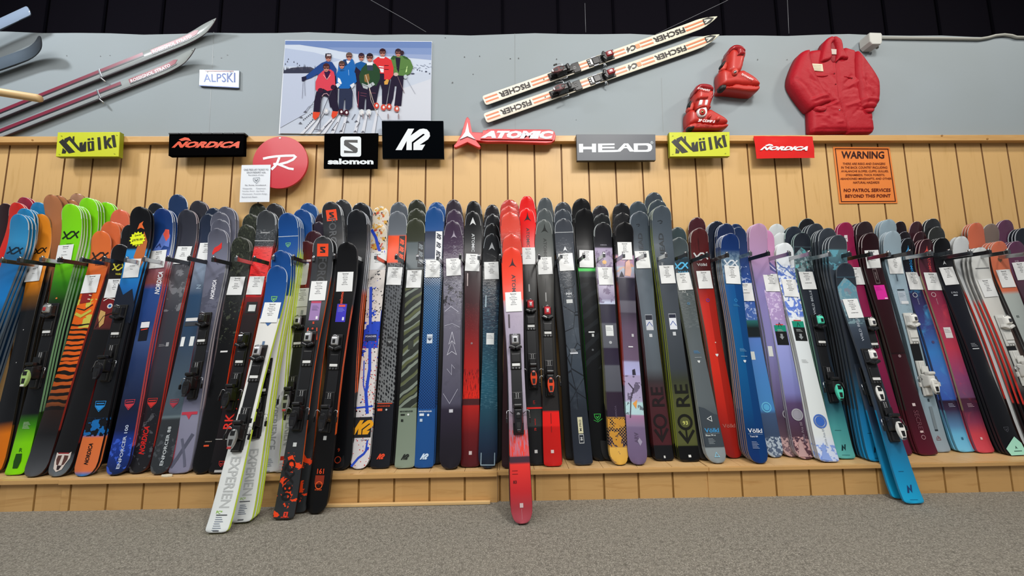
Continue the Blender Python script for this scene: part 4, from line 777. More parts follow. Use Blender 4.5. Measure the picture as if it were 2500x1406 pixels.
stack('rossi_red', 'black and red ski with large red letters near its tail', 'black and red stack', (527, 1160), (649, 513), '513 303236 560 3c4044 600 34383c 606 d83a38 650 e82c2c 720 e02828 726 7a2224 770 2a2224 960 241a1e 1162 141416', 3,
      [(670, 496, 2, '26262a', None, 'black')], side=('c4c8cc', 'd0383c', '3a1a20'), sy=(600, 1000), w=(.132, .096, .112), bwrap=1,
      layers=[('cross', 560, 610, 'b8bcc0', 420, .62, .8), ('cross', 610, 726, '8a1018', 130, .6, .9)],
      marks=[('T:ROSSIGNOL', 568, .008, 'd8dadc'), ('band', 588, .003, 'e8e8e8'), ('rect', 737, 765, '1a1a1c', 0, .07), ('rect', 744, 760, 'd8dcdc', .005, .045), ('T:RK', 985, .058, 'f03428', -.01, -4, 1), ('T:RK', 1028, .05, 'f03428', -.0, 90, 1), ('band', 1072, .003, 'd0d0d0'), ('shieldline', 1132, .03, 'd03430', .01), ('rect', 1147, 1153, 'b8b8b8', .005, .045)], tagy=697, info='Experience|+ Look Binding|Retail|$549.00|Alpine Price|', word='black and red', bindy=(840, 958, 'black'))
LM = 'e2ff4a'
sk, _ = stack('exp_back', 'white and blue ski with large grey lettering, ending on the platform', 'blue-tipped white stack', (648, 1159), (700, 519), '519 123f7c 560 14488c 600 184e94 652 1a5298 654 dcdcd8 800 e2e2de 1159 dfe4e4', 5,
      [(735, 510, 4, None), (752, 495, 2, '1c4a86')], pitch=.0165, th=.015, side=('b8c8dc', LM, LM), sy=(620, 1150), w=(.132, .094, .112), bwrap=1,
      marks=[('band', 577, .003, 'e0e8f0'), ('shieldline', 598, .03, '8ad878'), ('T:EXPERIENCE', 1035, .046, 'a8acac', .004, -90, .8), ('lines', 1120, .009, '8a98a8', 5, .005), ('rect', 1149, 1152, '8a8e92', .0, .03)], word='blue')
stack('exp_floor2', 'white ski with blue tip standing second on the carpet at left', 'white stack on the carpet', (590, 1277), (685, 611), '611 123f7c 640 14488c 670 184e94 722 1a5298 724 dcdcd8 860 e2e2de 1277 dfe4e4', 3, floor=True, Y=2.37,
      th=.015, side=('b8c8dc', LM, LM), sy=(690, 1260), w=(.13, .094, .110), pitch=.026,
      marks=[('T:EXPERIEN', 1152, .050, 'bcc0c0', .006, -90, .76), ('T:PC*', 1217, .012, '9ac83a', -.012), ('rect', 1223, 1225, '3a3e44', .0, .055), ('lines', 1232, .008, '5a6a84', 6, .0), ('rect', 1267, 1270, '6a6e72', .0, .03)], bindy=(905, 1020, 'black'), word='white')
stack('exp_floor', 'white ski with blue tip and grey lettering, frontmost on the carpet', 'white skis on the carpet', (530, 1302), (677, 648), '648 123f7c 665 14488c 700 184e94 777 1a5298 779 dcdcd8 900 e2e2de 1302 e2e8e8', 1, floor=True, Y=2.31,
      th=.015, side=('c4d0dc', LM, LM), sy=(720, 1290), w=(.128, .094, .112),
      marks=[('shieldline', 730, .034, '8ad850', -.0), ('poly', 0, [(-.045, 777), (.045, 777), (.0, 796)], '2a5a98'), ('rect', 833, 843, '5a7494', .0, .014), ('T:EXPERIEN', 1176, .050, 'bcc0c0', .006, -90, .78), ('T:PC*', 1250, .013, '8ac02a', -.012), ('rect', 1256, 1258, '3a3e44', .004, .055), ('lines', 1262, .009, '5a6a84', 7, .0), ('rect', 1294, 1297, '5a5e62', .0, .03)], tagy=763, tagr=0, info='Rossignol|Experience 78|+ Look Binding|Retail|Alpine Price|$499.99', bindy=(873, 1050, 'silver', 'chrome'))
stack('exp_red', 'dark red tipped white ski with black bindings, right of the lime edges', 'dark red tipped stack', (682, 1160), (748, 588), '588 4a1c1e 640 5a1c1c 700 6a1e20 712 7a2422 745 8a2422 747 dcdcd8 1000 d8dad8 1160 d0d4d4', 1,
      [(765, 563, 1, '3c1c24', None, 'dark maroon'), (778, 541, 1, '2a2230', None, 'black'), (790, 518, 2, '2a1c26', None, 'dark purple')], side=('9a8a8c', 'b8bcb8', 'b8bcb8'), w=(.13, .092, .112), wrap=0, bwrap=1,
      marks=[('rect', 634, 639, 'd8c8c8', .012, .03), ('shieldline', 660, .03, 'c8402c', .0), ('T:S', 697, .015, 'e04030', .004), ('rect', 757, 768, '9a9e9e', .0, .016), ('T:EXPERIEN', 1040, .044, 'a4a8a8', .004, -90, .8), ('rect', 1113, 1123, 'd03424', -.012, .025), ('poly', 0, [(.005, 1112), (.02, 1112), (.028, 1118), (.02, 1124), (.005, 1124)], 'e03424'), ('lines', 1130, .008, 'b0888a', 5, .0)], tagy=726, tagu=-.01, info='Rossignol|Experience 78|+ Look Binding|Retail|$449.00|Alpine Price', bindy=(797, 965, 'silver', 'chrome'), word='dark red', gap=.02)
OR = 'ff6a2c'
stack('force_back', 'tall grey and black ski with orange S square behind short one', 'tall orange-square stack', (818, 1148), (805, 492), '492 26282c 560 303236 575 1c1c1e 640 26282a 700 2a2c2e 1148 131315', 3,
      [(832, 487, 2, None)], side=('c8ccd0', OR, '1c1416'), sy=(640, 1090), w=(.134, .09, .114), bwrap=1,
      marks=[('rect', 512, 539, 'f04a20', .0, .072), ('S', 525, .044, '2a2426', .0), ('T:FORCE', 570, .05, '4a4c50', .0, -90, 1.0)], word='black', gap=.02)
stack('force', 'grey and black ski with orange S square and orange camouflage tail', 'orange camouflage pair on the carpet', (693, 1268), (788, 576), '576 1c1c1e 590 3a3c40 700 34363a 712 46484c 745 4c4e50 800 2e3034 1040 2c2e32 1268 2e3032', 1, floor=True, Y=2.36,
      side=('c8ccd0', OR, '2a1a16'), sy=(690, 1140), w=(.132, .086, .112), tailf='F',
      layers=[('noise', 1105, 1262, 'f04820', 11, .53, 1), ('noise', 1105, 1262, '1c1e20', 13, .62, 1)],
      marks=[('rect', 595, 626, 'f04a20', .0, .072), ('S', 610, .046, '2a2426', .0), ('rect', 628, 702, '121314', .004, .062), ('T:FORC', 660, .05, '3c3e42', .004, -90, .95), ('rect', 735, 782, '9a7ab0', -.002, .062), ('rect', 735, 740, 'b83a5a', -.002, .062), ('lines', 746, .007, '5a4a78', 5, .0), ('rect', 772, 779, 'e8e8ec', .015, .012), ('S', 788, .016, 'e84a28', .0), ('rect', 798, 806, '141414', 0, .022), ('dot', 802, .012, 'c84028', 0), ('line', 0, [(-.036, 830), (-.026, 800)], .006, 'e04a24'), ('line', 0, [(.036, 830), (.026, 800)], .006, 'e04a24'), ('rect', 1080, 1090, 'c8cccc', .0, .02), ('T:QX80', 1170, .05, '141416', -.004, -90, 1.15), ('sq', 1255, .022, 'e83e24', .012), ('S', 1255, .015, '3a2424', .012), ('T:SALOMON', 1262, .006, 'e83e24', .01)],
      tagy=710, tagr=1, info='Salomon|S/Force FX 80|+ Salomon Binding|Retail|$650.00|Alpine Price', bindy=(838, 1003, 'black', 'chrome'))
stack('force2', 'grey ski with orange camouflage tail, half hidden behind its twin', 'hidden camouflage twin on the carpet', (724, 1252), (798, 580), '580 1c1c1e 700 2e3034 1252 2e3032', 1, floor=True, Y=2.39, side=('c8ccd0', OR, '2a1a16'), sy=(690, 1140), w=(.128, .086, .108), layers=[('noise', 1105, 1250, 'f04820', 11, .53, 1)])
stack('stance', 'plain black ski with orange 161 on the tail, on the carpet', 'plain black pair on the carpet', (770, 1254), (847, 590), '590 08080a 620 101013 700 0e0e10 1254 08080a', 2, floor=True, Y=2.33,
      side=('34363a', OR, '0c0c0e'), sy=(760, 1060), w=(.13, .094, .118), tailf='r', pitch=.02, word='black',
      marks=[('T:salomon', 724, .018, 'f05028', -.01, 90, 1.1), ('rect', 742, 786, '3830b8', .0, .06), ('rect', 744, 749, 'e05040', .0, .04), ('lines', 752, .007, '8a90e0', 4, .0), ('rect', 774, 782, 'd8d8f0', .016, .012), ('rect', 1064, 1074, 'b8bcbc', .0, .018), ('T:161', 1150, .026, 'e84a20', .0, 0, .9), ('rect', 1160, 1182, '8a2a14', .0, .05), ('ring', 1184, .036, 'e85a20', 0), ('A', 1184, .03, '2a0c08', 0), ('T:STANCE', 1195, .007, 'e85a20', 0)],
      tagy=688, tagr=2, info='Salomon|Stance 80|+ Binding|Retail|$649.00|Alpine Price|', bindy=(846, 1008, 'black', 'chrome'))
stack('salomon_black', 'black wrapped ski with orange edge lines beside the paint-splatter skis', 'black stack with orange edges', (832, 1148), (870, 511), '511 16181d 560 12141a 565 0c0e14 640 0c0e14 1148 0e0f12', 5,
      [(881, 494, 3, None)], side=('b8bec8', OR, '1a1a1c'), sy=(720, 958), w=(.136, .096, .118), bwrap=1, tailf='r',
      marks=[('ring', 1122, .034, 'a8381c', -.02), ('T:9', 1098, .02, 'a8381c', -.02)], word='black')
stack('poacher', 'white ski with blue, red and yellow paint splatter', 'paint-splatter stack', (877, 1146), (924, 546), '546 d8ccb4 620 e0d8d0 1146 dcdade', 1, [(929, 503, 1, None)], tailf='r', side=('d0d0d0', '28282c', '28282c'), w=(.122, .098, .114), bwrap=1,
      layers=[('noise', 503, 640, 'd8a020', 22, .56, .9), ('noise', 503, 640, 'c84028', 30, .6, .9), ('noise', 560, 830, '1c1c28', 34, .6, 1), ('noise', 785, 850, '2048c8', 9, .45, 1), ('noise', 640, 1146, '2048c8', 10, .6, 1), ('spot', 830, 1146, 'c8282c', 60, .22, 1), ('spot', 700, 1020, '1c1c28', 46, .2, 1)],
      marks=[('line', 0, [(-.05, 560), (-.02, 580), (.0, 605), (.03, 630)], .02, '2048c8'), ('line', 0, [(-.03, 700), (-.01, 800), (.01, 900), (-.0, 960), (.02, 1010)], .019, '2048c8'), ('line', 0, [(-.05, 995), (.05, 992)], .010, '2048c8'), ('line', 0, [(-.045, 1138), (-.01, 1118), (.02, 1108), (.045, 1092)], .013, '2048c8'), ('line', 0, [(.035, 1075), (.03, 1100)], .010, '2048c8'), ('line', 0, [(-.03, 880), (-.02, 940), (.01, 975)], .007, '2048c8'), ('rect', 816, 832, '1e2a5a', -.0, .075), ('T:POACHER', 821, .011, 'd8dcf0', .0), ('rect', 1018, 1068, '1c1c20', .0, .105), ('K2', 1043, .082, 'f0a81c', -.002), ('T:POACHER 96', 1074, .006, '3a3a5a', .02)], tagy=638, tagr=1, info='K2|Poacher 96|Retail|$599.00|Alpine Price|', word='splatter-painted')
stack('mind99', 'dark ski with orange block, spotted grey middle and orange logo', 'grey and orange block stack', (928, 1144), (970, 515), '515 5c626a 574 646a72 576 f0501c 640 ec4c1c 642 5a5c60 680 50545a 982 7a7e80 984 1c1e26 1144 181a20', 2, [(973, 493, 1, '50565e')], side=('c0c6cc', '18181c', '18181c'), w=(.13, .098, .116), bwrap=1,
      layers=[('lens', 642, 982, '1a1c20', 62, .36, 1)],
      marks=[('rect', 576, 641, '16181c', .036, .042), ('K2', 590, .03, 'f0501c', .036, -90), ('K2', 608, .03, 'f0501c', .036, -90), ('K2', 626, .03, 'f0501c', .036, -90), ('rect', 822, 845, '1a1c20', .0, .034), ('badge', 833, .03, '8a8e90', 0), ('rect', 984, 986, 'e04a24', .0, .09), ('T:MINDBENDER', 991, .009, 'c84a28', -.006), ('rect', 997, 1003, 'e85a30', -.028, .03), ('dot', 1000, .012, 'b8bcc0', .012), ('K2', 1114, .03, 'e84a28', .0)], tagy=674, info='K2|Mindbender 99 Ti|Retail|$1,200.00|Alpine Price|', word='grey')
stack('mind106', 'olive tipped ski with wavy green stripes and sage green tail', 'olive green stack', (988, 1144), (1014, 533), '533 363a2c 590 34382c 592 5a6468 655 5c666a 657 2a2e2c 995 30342f 997 7a8878 1144 808e7e', 1, [(1017, 509, 1, '2c3022'), (1016, 487, 1, '24281e')], side=('b8beb0', '16181a', '3a4038'), w=(.132, .1, .118), bwrap=1,
      layers=[('diag', 700, 995, '7c867c', 95, .55, 1), ('diag', 700, 995, '5a6040', 60, .72, .9)],
      marks=[('rect', 590, 652, '1e2024', .038, .04), ('K2', 602, .03, '7a8288', .038, -90), ('K2', 620, .03, '7a8288', .038, -90), ('K2', 638, .03, '7a8288', .038, -90), ('rect', 832, 853, '2a3028', .0, .034), ('T:MINDBENDER', 1004, .009, '1e241e', -.006), ('rect', 1010, 1014, '1e241e', -.028, .026), ('dot', 1012, .012, 'd8dcd8', .006), ('rect', 1023, 1029, '1e241e', -.03, .014), ('K2', 1115, .03, '1a1e1a', .0)], tagy=681, info='K2|Mindbender 96 C|Retail|$799.00|Alpine Price|$649.99', word='olive green')
stack('mind90', 'blue ski with white logo column and dotted light blue middle', 'blue dotted stack', (1035, 1143), (1060, 505), '505 1a4a86 563 1c4e8c 565 1e2a44 632 1c2a48 634 e0e4e8 668 d4dce4 700 5a86a8 780 3e78a8 860 2a62a0 997 1e4a8c 999 1e5090 1143 1e4c88', 2, [(1066, 493, 1, None)], side=('b0c0d0', '15171c', '15171c'), w=(.132, .096, .116), bwrap=1,
      layers=[('dot', 634, 998, '12305e', 58, .42, 1)],
      marks=[('rect', 565, 633, 'e8eaec', .034, .046), ('K2', 577, .032, '1c2438', .034, -90), ('K2', 598, .032, '1c2438', .034, -90), ('K2', 619, .032, '1c2438', .034, -90), ('rect', 816, 838, 'c8d4e0', .0, .036), ('badge', 827, .03, '1e3458', .0), ('T:MINDBENDER', 1004, .009, 'd8e4f0', -.006), ('rect', 1009, 1015, 'd8e4f0', -.028, .028), ('dot', 1013, .014, 'e4ecf4', .012), ('rect', 1022, 1029, 'b8cce0', -.03, .016), ('K2', 1114, .032, 'c8dcf0', .0)], tagy=656, info='K2|Mindbender 89 Ti|Retail|$999.00|Alpine Price|$749.99', word='blue')
stack('bent_purple', 'dark purple ski with grey star and engraved pine tree drawing', 'dark purple stack left of centre', (1099, 1147), (1105, 538), '538 3c2c42 620 44304c 660 55485c 680 4a4656 690 6a6878 760 6e6c7c 900 5e5c6c 985 4e4c5e 1000 2e2838 1080 201c26 1147 1a161e', 2, [(1109, 511, 1, None), (1108, 487, 1, '2c2430')], side=('a8a4b0', '3c3844', '1a1820'), tailf='r', tipf='T', w=(.14, .112, .13), bwrap=1, wrap=1,
      layers=[('soft', 760, 985, '3c3a48', 14, .55, .5), ('noise', 690, 745, '16141c', 26, .56, .9)],
      marks=[('A', 573, .05, 'a49cac', .006), ('T:ATO', 612, .022, '7a7084', .012, -90, 1.2), ('line', 0, [(0, 810), (-.02, 840), (.0, 832), (-.03, 866), (.0, 858)], .003, 'd0d0dc'), ('line', 0, [(0, 810), (.02, 840), (.0, 832), (.03, 866), (.0, 858)], .003, 'd0d0dc'), ('line', 0, [(-.05, 760), (-.01, 748), (.04, 762)], .004, 'b8b8c8'), ('line', 0, [(-.05, 795), (.0, 790), (.05, 800)], .003, 'b0b0c0'), ('line', 0, [(-.05, 960), (-.01, 985), (.04, 950)], .003, 'a8a8b8'), ('line', 0, [(-.03, 900), (-.0, 915), (.0, 890), (.02, 900)], .003, 'a8a8b8'), ('rect', 999, 1007, 'c8c8d0', -.0, .024)], tagy=652, tagu=.004, info='Atomic|Bent Chetler 100|Retail|$1,000.00|Alpine Price|$749.99', word='purple')
stack('mav_red', 'black and dark red ski with white star and red lower half', 'black and dark red stack', (1148, 1141), (1154, 515), '515 141416 600 1c1c20 660 26141a 740 3c161c 800 6a1a1e 900 b02420 970 e02a1c 972 e02a1c 973 4a2426 988 4a2426 990 b02420 1060 6a1a1e 1141 4a1418', 1, [(1157, 490, 2, '141416')], tipf='T', side=('b8b8bc', '1e1e22', '1e1618'), w=(.128, .094, .114),
      layers=[('streak', 900, 975, '3a1418', 260, .56, .9), ('spot', 740, 860, '8a3a3a', 130, .2, .7)],
      marks=[('arrow', 540, .055, 'd8dadc', -.0), ('T:ATOMIC', 593, .02, 'c8ccd0', .002, -90, 1.25), ('rect', 667, 698, 'b8a8a8', -.034, .008), ('dot', 838, .014, '8a6a6c', .0), ('rect', 1101, 1110, 'c8b8b8', .0, .018)], tagy=641, info='Atomic|Maverick 95 Ti|Retail|$1,050.00|Alpine Price|', word='black')
stack('mav_blue', 'black wrapped ski with pale star and teal scratched lower half', 'black and teal stack', (1190, 1149), (1201, 570), '570 1a1c20 680 16181c 700 122234 780 1c3044 860 1c4254 940 1e5468 1010 1e4456 1060 1a3248 1100 16243a 1149 121a26', 1, [(1202, 545, 1, '0c0c0e'), (1202, 522, 1, '141418'), (1201, 499, 1, '181418')], tailf='r', tipf='T', side=('b0b8c0', '202830', '101418'), w=(.13, .096, .114), wrap=1, bwrap=1,
      layers=[('cross', 700, 1000, '5a8494', 260, .6, .7)],
      marks=[('arrow', 601, .055, 'b0b4b8', -.0), ('rect', 721, 750, '9ab0bc', -.034, .008), ('rect', 813, 841, 'd8dcdc', .0, .05), ('lines', 818, .01, '6a7074', 3, .0), ('line', 0, [(-.04, 1105), (-.04, 1135), (.04, 1135), (.04, 1105)], .005, '8aa0ac')], tagy=661, info='Atomic|Maverick 88 Ti|Retail|$850.00|Alpine Price|$699.99', word='black')
stack('mav_dark', 'thin dark maroon ski standing behind the red skis at centre', 'dark maroon pair behind the red skis', (1246, 1150), (1245, 545), '545 c83a30 700 3a1c22 1150 2a1418', 1, side=('c8b0b0', '18161a', '18161a'), w=(.118, .086, .1), gap=.05)
stack('vant_red', 'red and lavender ski with black bindings standing on the carpet, centre', 'red stack at centre on the carpet', (1275, 1280), (1249, 603), '603 e8402c 660 f0442e 730 ee432c 735 c88a90 752 a89cb0 860 a8a0b4 1000 a8a0b0 1060 c0889c 1112 c86a7a 1115 48303c 1130 48303c 1132 e83a34 1200 c02c30 1240 a03840 1280 b0505c', 2,
      [(1248, 570, 1, 'd84434'), (1245, 517, 1, 'd84838'), (1244, 502, 1, 'c83c30'), (1244, 487, 1, 'b83830')], floor=True, Y=2.34, side=('e09080', '5a2c34', '5a2028'), tailf='r', w=(.132, .094, .112), pitch=.022, bwrap=1,
      layers=[('streak', 1050, 1114, 'f0402c', 160, .5, .9), ('streak', 770, 1050, '8c8298', 300, .6, .5)],
      marks=[('A', 642, .055, '3a2028', .002), ('T:ATOMIC', 699, .024, '3a1c24', .006, -90, 1.2), ('rect', 767, 800, '3a2c38', -.032, .01), ('dot', 944, .018, '8a8494', .0), ('T:83', 1176, .014, '3c1418', -.03), ('rect', 1148, 1149, '6a1a20', -.028, .03), ('rect', 1156, 1157, '6a1a20', -.028, .03), ('rect', 1228, 1239, 'c8b0b0', .0, .018), ('line', 0, [(0, 1242), (0, 1268)], .0015, 'c08088')], tagy=737, tagr=1, info='Atomic|Maverick 83 R|+ Atomic Binding|Retail|$650.00|Alpine Price', bindy=(845, 1010, 'black', 'chrome'), word='red')
stack('redster', 'bright red tipped black ski with black bindings and red stripe', 'bright red tipped stack', (1310, 1136), (1286, 508), '508 f01010 600 e81414 640 d81818 646 2a2826 900 28282a 985 262628 991 2a2c2c 1040 3c3e3e 1043 1e1e20 1136 1a1a1c', 1, [(1286, 478, 1, 'e01414')], side=('e8c8c8', '5a1416', '141416'), tipf='T', w=(.136, .09, .108), gap=.0,
      marks=[('A', 530, .06, '2a1014', .004), ('T:ATOMIC', 580, .022, '3a0c10', .004, -90, 1.2), ('rect', 994, 998, 'f02820', .0, .1), ('T:171', 982, .012, 'c82420', .0, 90), ('T:VANTAGE', 1030, .006, 'e03028', .002, 90), ('T:79', 1048, .012, 'e03028', .002, 90), ('rect', 1098, 1106, 'c8c8c8', .0, .018), ('line', 0, [(0, 660), (0, 690)], .004, '141414'), ('rect', 694, 712, 'a8a8a8', -.002, .008)], tagy=625, info='Atomic|Vantage 79 Ti|+ Atomic Binding|Retail|$750.00|Alpine Price|', bindy=(757, 908, 'orange', 'redtoe'), word='bright red')
stack('vant_grey', 'grey tipped ski with black star, orange heel lever and red tail', 'grey tipped stack with red tail', (1350, 1139), (1328, 536), '536 5a605f 620 565a58 660 3e3e3c 700 32312e 900 2c2a28 1003 2a2828 1005 f02420 1040 f02420 1042 cc1c18 1139 c41e1a', 1, [(1330, 509, 1, '4c5254'), (1330, 482, 1, '464c50')], side=('c8ccc8', '6a1c1c', '6a1414'), tipf='T', w=(.134, .088, .11),
      marks=[('A', 558, .058, '141816', .004), ('T:ATOMIC', 606, .022, '1c201e', .006, -90, 1.2), ('line', 0, [(0, 680), (0, 720)], .004, '1c1a18'), ('rect', 714, 736, 'a8a8a8', -.002, .006), ('rect', 1098, 1106, 'e0c8c8', .0, .018), ('rect', 1008, 1034, '8a1410', .0, .004), ('rect', 1040, 1055, '8a1410', .0, .004)], tagy=649, tagr=2, info='Atomic|Vantage 75 C|+ Atomic Binding|RETAIL|$550.00|ALPINE PRICE|$399.99', bindy=(773, 925, 'orange', 'redtoe'), word='grey')
stack('mpro', 'slate blue marbled ski with a cream label upright on its tail', 'slate marbled stack', (1425, 1136), (1376, 533), '533 3a3e46 600 464b54 680 3a4048 800 444c56 900 3a4450 1000 262c36 1136 262c38', 3, [(1374, 510, 1, '3a4048'), (1373, 493, 1, '363a40')], side=('b8bec4', '2a3038', '3a424a'), w=(.13, .092, .112), bwrap=1, wrap=1,
      layers=[('crack', 690, 1000, '16191f', 12, .02, .9), ('soft', 800, 1000, '5a6470', 10, .52, .5)],
      marks=[('band', 567, .003, 'd8dce0'), ('arrow', 607, .035, 'e0e4e8', .0), ('T:MM', 717, .018, 'c8ccd0', .0), ('T:PRO', 724, .009, 'c8ccd0', .0), ('rect', 731, 740, 'c8cccc', .0, .042), ('lines', 852, .008, 'c8ccd4', 3, .0), ('rect', 860, 864, 'c8ccd4', 0, .05), ('rect', 1018, 1058, 'd8d4b0', .0, .03), ('T:M-PRO', 1038, .013, '26282c', .0, 90, 1.2), ('rect', 1060, 1082, 'd8dcdc', .0, .03), ('rect', 1061.5, 1080.5, '262c36', .0, .026), ('T:84', 1071, .014, 'd8dcdc', .0, 90)], tagy=640, info='Dynastar|M-Pro 84|Retail|$800.00|Alpine Price|', word='slate')
stack('mfree', 'black ski with bright green line below its price card', 'black stack with green edges', (1466, 1125), (1427, 508), '508 060608 650 08080a 653 16241a 657 5ae06a 660 5ae06a 663 3a4440 674 34383a 678 15171a 1125 0c0d0f', 2, [(1421, 484, 1, '0c0c0e')], side=('3a3e3c', '4ac84a', '0c0c0e'), sy=(640, 1000), w=(.138, .1, .114), tailf='r',
      layers=[('diag', 690, 900, '24282c', 60, .5, .6)],
      marks=[('rect', 809, 812, 'e0e4e4', .0, .04), ('rect', 815, 822, 'c0c4c4', .008, .014), ('dot', 854, .014, '5a5e62', .0), ('shieldline', 1018, .04, '3ab84a', .0), ('line', 0, [(-.025, 1025), (0, 1030), (.03, 1022)], .003, '3ab84a')], tagy=632, info='Dynastar|M-Free 99|Retail|$1,000.00|Alpine Price|', word='black')
stack('armada_gold', 'grey and lilac patchwork ski ending in a golden tail', 'patchwork stack with golden tails', (1513, 1136), (1473, 542), '542 16161a 592 1a1a20 604 22222a 606 a89cb8 655 a498b0 700 b8b0c8 730 8c84a0 738 c0c8e0 741 c8d0e8 743 2c2a3a 788 302c3e 790 5c5e68 848 585a64 850 2c2438 890 302a3c 893 5a5c66 955 52545e 957 302434 1018 2e2436 1020 d8a040 1090 5a4c58 1092 e0b054 1136 d8a848', 2, [(1471, 521, 1, '16181a'), (1466, 501, 1, '1c1a1e')], tailf='r', side=('b0b8b8', '8a8a5a', '3a3a30'), w=(.126, .096, .112), wrap=0, bwrap=1,
      layers=[('noise', 610, 740, '6a5878', 16, .55, .7), ('dot', 1020, 1090, '1e1a26', 55, .4, 1), ('noise', 1022, 1092, 'c89038', 12, .5, 1), ('noise', 1094, 1134, '8a6a50', 20, .58, .8)],
      marks=[('T:ARMADA', 598, .008, '9a98a4', .0), ('dot', 640, .03, 'd8a860', .0), ('rect', 794, 820, 'd8dcdc', -.0, .05), ('lines', 799, .009, '7a7e84', 3, .0), ('dot', 836, .02, 'a8acb0', .0), ('T:ARMADA', 1005, .011, '5a4e64', .0, 90, 1.1)], tagy=674, tagr=1, info='Armada|ARV 88|RETAIL|$700.00|ALPINE PRICE|$499.99', word='black')
stack('armada_purple', 'black tipped ski with lilac figure drawings and purple tail', 'lilac drawings stack', (1558, 1136), (1526, 541), '541 08080a 622 0c0c10 624 a87c9c 650 a890b0 652 a8b8c8 676 a89cb4 678 2a2636 733 2c2638 735 5c5a66 762 5a5664 764 3c3444 800 5a4a60 880 6a5870 884 a8a8d0 915 b0b0e0 917 a89cc0 980 b0a8c8 982 b8dce0 1012 b8d8e0 1014 a87ca0 1040 8a7898 1043 78688a 1136 6a5a78', 3, [(1520, 518, 1, '1a1a1c'), (1518, 495, 1, '141416')], tailf='r', side=('2e2e32', 'd84a2c', '1a1418'), sy=(700, 940), w=(.128, .1, .118), bwrap=1,
      layers=[('noise', 917, 1012, '4c4458', 18, .57, .8), ('noise', 626, 676, 'd8a080', 20, .58, .8)],
      marks=[('poly', 0, [(-.01, 673), (.0, 640), (.03, 632), (.04, 660), (.03, 674)], 'd8a898'), ('line', 0, [(-.01, 673), (.0, 640), (.03, 632)], .003, '4a3a48'), ('poly', 0, [(-.048, 676), (-.03, 662), (-.012, 676)], '2a2634'), ('poly', 0, [(.0, 915), (.0, 903), (.018, 900), (.022, 915)], '2c2838'), ('line', 0, [(-.03, 935), (.0, 950), (-.02, 975), (-.03, 1020)], .006, '3c3444'), ('poly', 0, [(-.01, 985), (.02, 975), (.01, 998)], 'e8a050'), ('rect', 815, 822, 'b8b8bc', .018, .014), ('rect', 845, 848, 'd0d0d4', .0, .03), ('T:ARV', 1068, .024, '5c4e6a', .0, 90, .9), ('poly', 0, [(.02, 1088), (.005, 1076), (.018, 1068), (.034, 1078)], 'a098b0')], tagy=613, tagr=2, info='Armada|ARV 94|RETAIL|$750.00|ALPINE PRICE|', word='black')
stack('kore87', 'slate grey ski whose tail shows huge letters on dark red', 'slate stack with red lower sidewalls', (1622, 1125), (1562, 515), '515 3c454e 600 48525c 690 5c6670 800 606a74 900 586068 930 3a3438 960 4a2a30 1060 4a2228 1085 4a2228 1088 16161a 1125 141418', 3, [(1559, 491, 1, '3a444c')], side=('a8b0b8', '6a2428', '2a1418'), tailf='F', w=(.136, .098, .118), sy=(640, 1090),
      marks=[('head', 549, .022, '1a1e24', -.012, -60), ('T:HEAD', 596, .03, '282e36', .0, 90, 1.5), ('rect', 768, 806, 'c8ccd4', .0, .048), ('rect', 769, 781, '1e2230', .0, .046), ('line', 0, [(-.02, 796), (.0, 786), (.02, 797)], .004, '2a4a9a'), ('rect', 815, 823, 'c8ccd0', .0, .02), ('T:RE', 968, .078, '1c1216', .0, 90, 1.05), ('ring', 1028, .078, '1c1216', .0), ('ring', 1028, .068, '1c1216', .0), ('line', 0, [(-.04, 1048), (.0, 1074), (.042, 1046)], .016, '1c1216'), ('line', 0, [(.0, 1042), (.0, 1072)], .01, '1c1216'), ('rect', 1112, 1118, 'd0d4d4', .0, .01)], tagy=634, tagr=1, info='Head|Kore 87|Retail|$650.00|Alpine Price|', word='slate grey')
stack('kore93', 'tall slate ski with dark lettering and olive tail reading 93', 'slate stack with olive yellow edges', (1684, 1127), (1616, 501), '501 424b54 600 4a545e 700 424850 800 464c54 900 3c4248 930 3a3e30 980 545834 1080 565a34 1087 50552f 1089 0c0c0e 1127 0a0a0c', 4, [(1607, 487, 2, '38424a'), (1597, 469, 1, '3a424a')], side=('a8b0a0', 'a8b83a', '3a3e1c'), tailf='F', sy=(560, 1090), w=(.14, .106, .126), bwrap=1,
      marks=[('head', 541, .03, '1e242a', -.012, -60), ('T:HEAD', 600, .034, '22282e', -.012, 90, 1.5), ('T:KORE', 648, .012, 'b8bcc0', -.025, 90), ('rect', 766, 804, 'e0e4ec', .0, .048), ('rect', 767, 776, '22263a', .0, .046), ('line', 0, [(-.02, 794), (.0, 784), (.02, 795)], .004, '2a4a9a'), ('rect', 810, 819, 'c8ccd0', .0, .02), ('T:RE', 965, .085, '12130f', .0, 90, 1.1), ('ring', 1030, .085, '12130f', .0), ('ring', 1030, .075, '12130f', .0), ('T:93', 1032, .022, 'd8dc7a', .0, 0, 1.1), ('line', 0, [(-.045, 1052), (.0, 1078), (.048, 1050)], .016, '12130f'), ('line', 0, [(.0, 1045), (.0, 1076)], .01, '12130f'), ('rect', 1110, 1116, 'e0e4e4', .0, .016)], tagy=670, tagr=1, info='Head|Kore 93|RETAIL|$925.00|ALPINE PRICE|$699.99', word='slate')
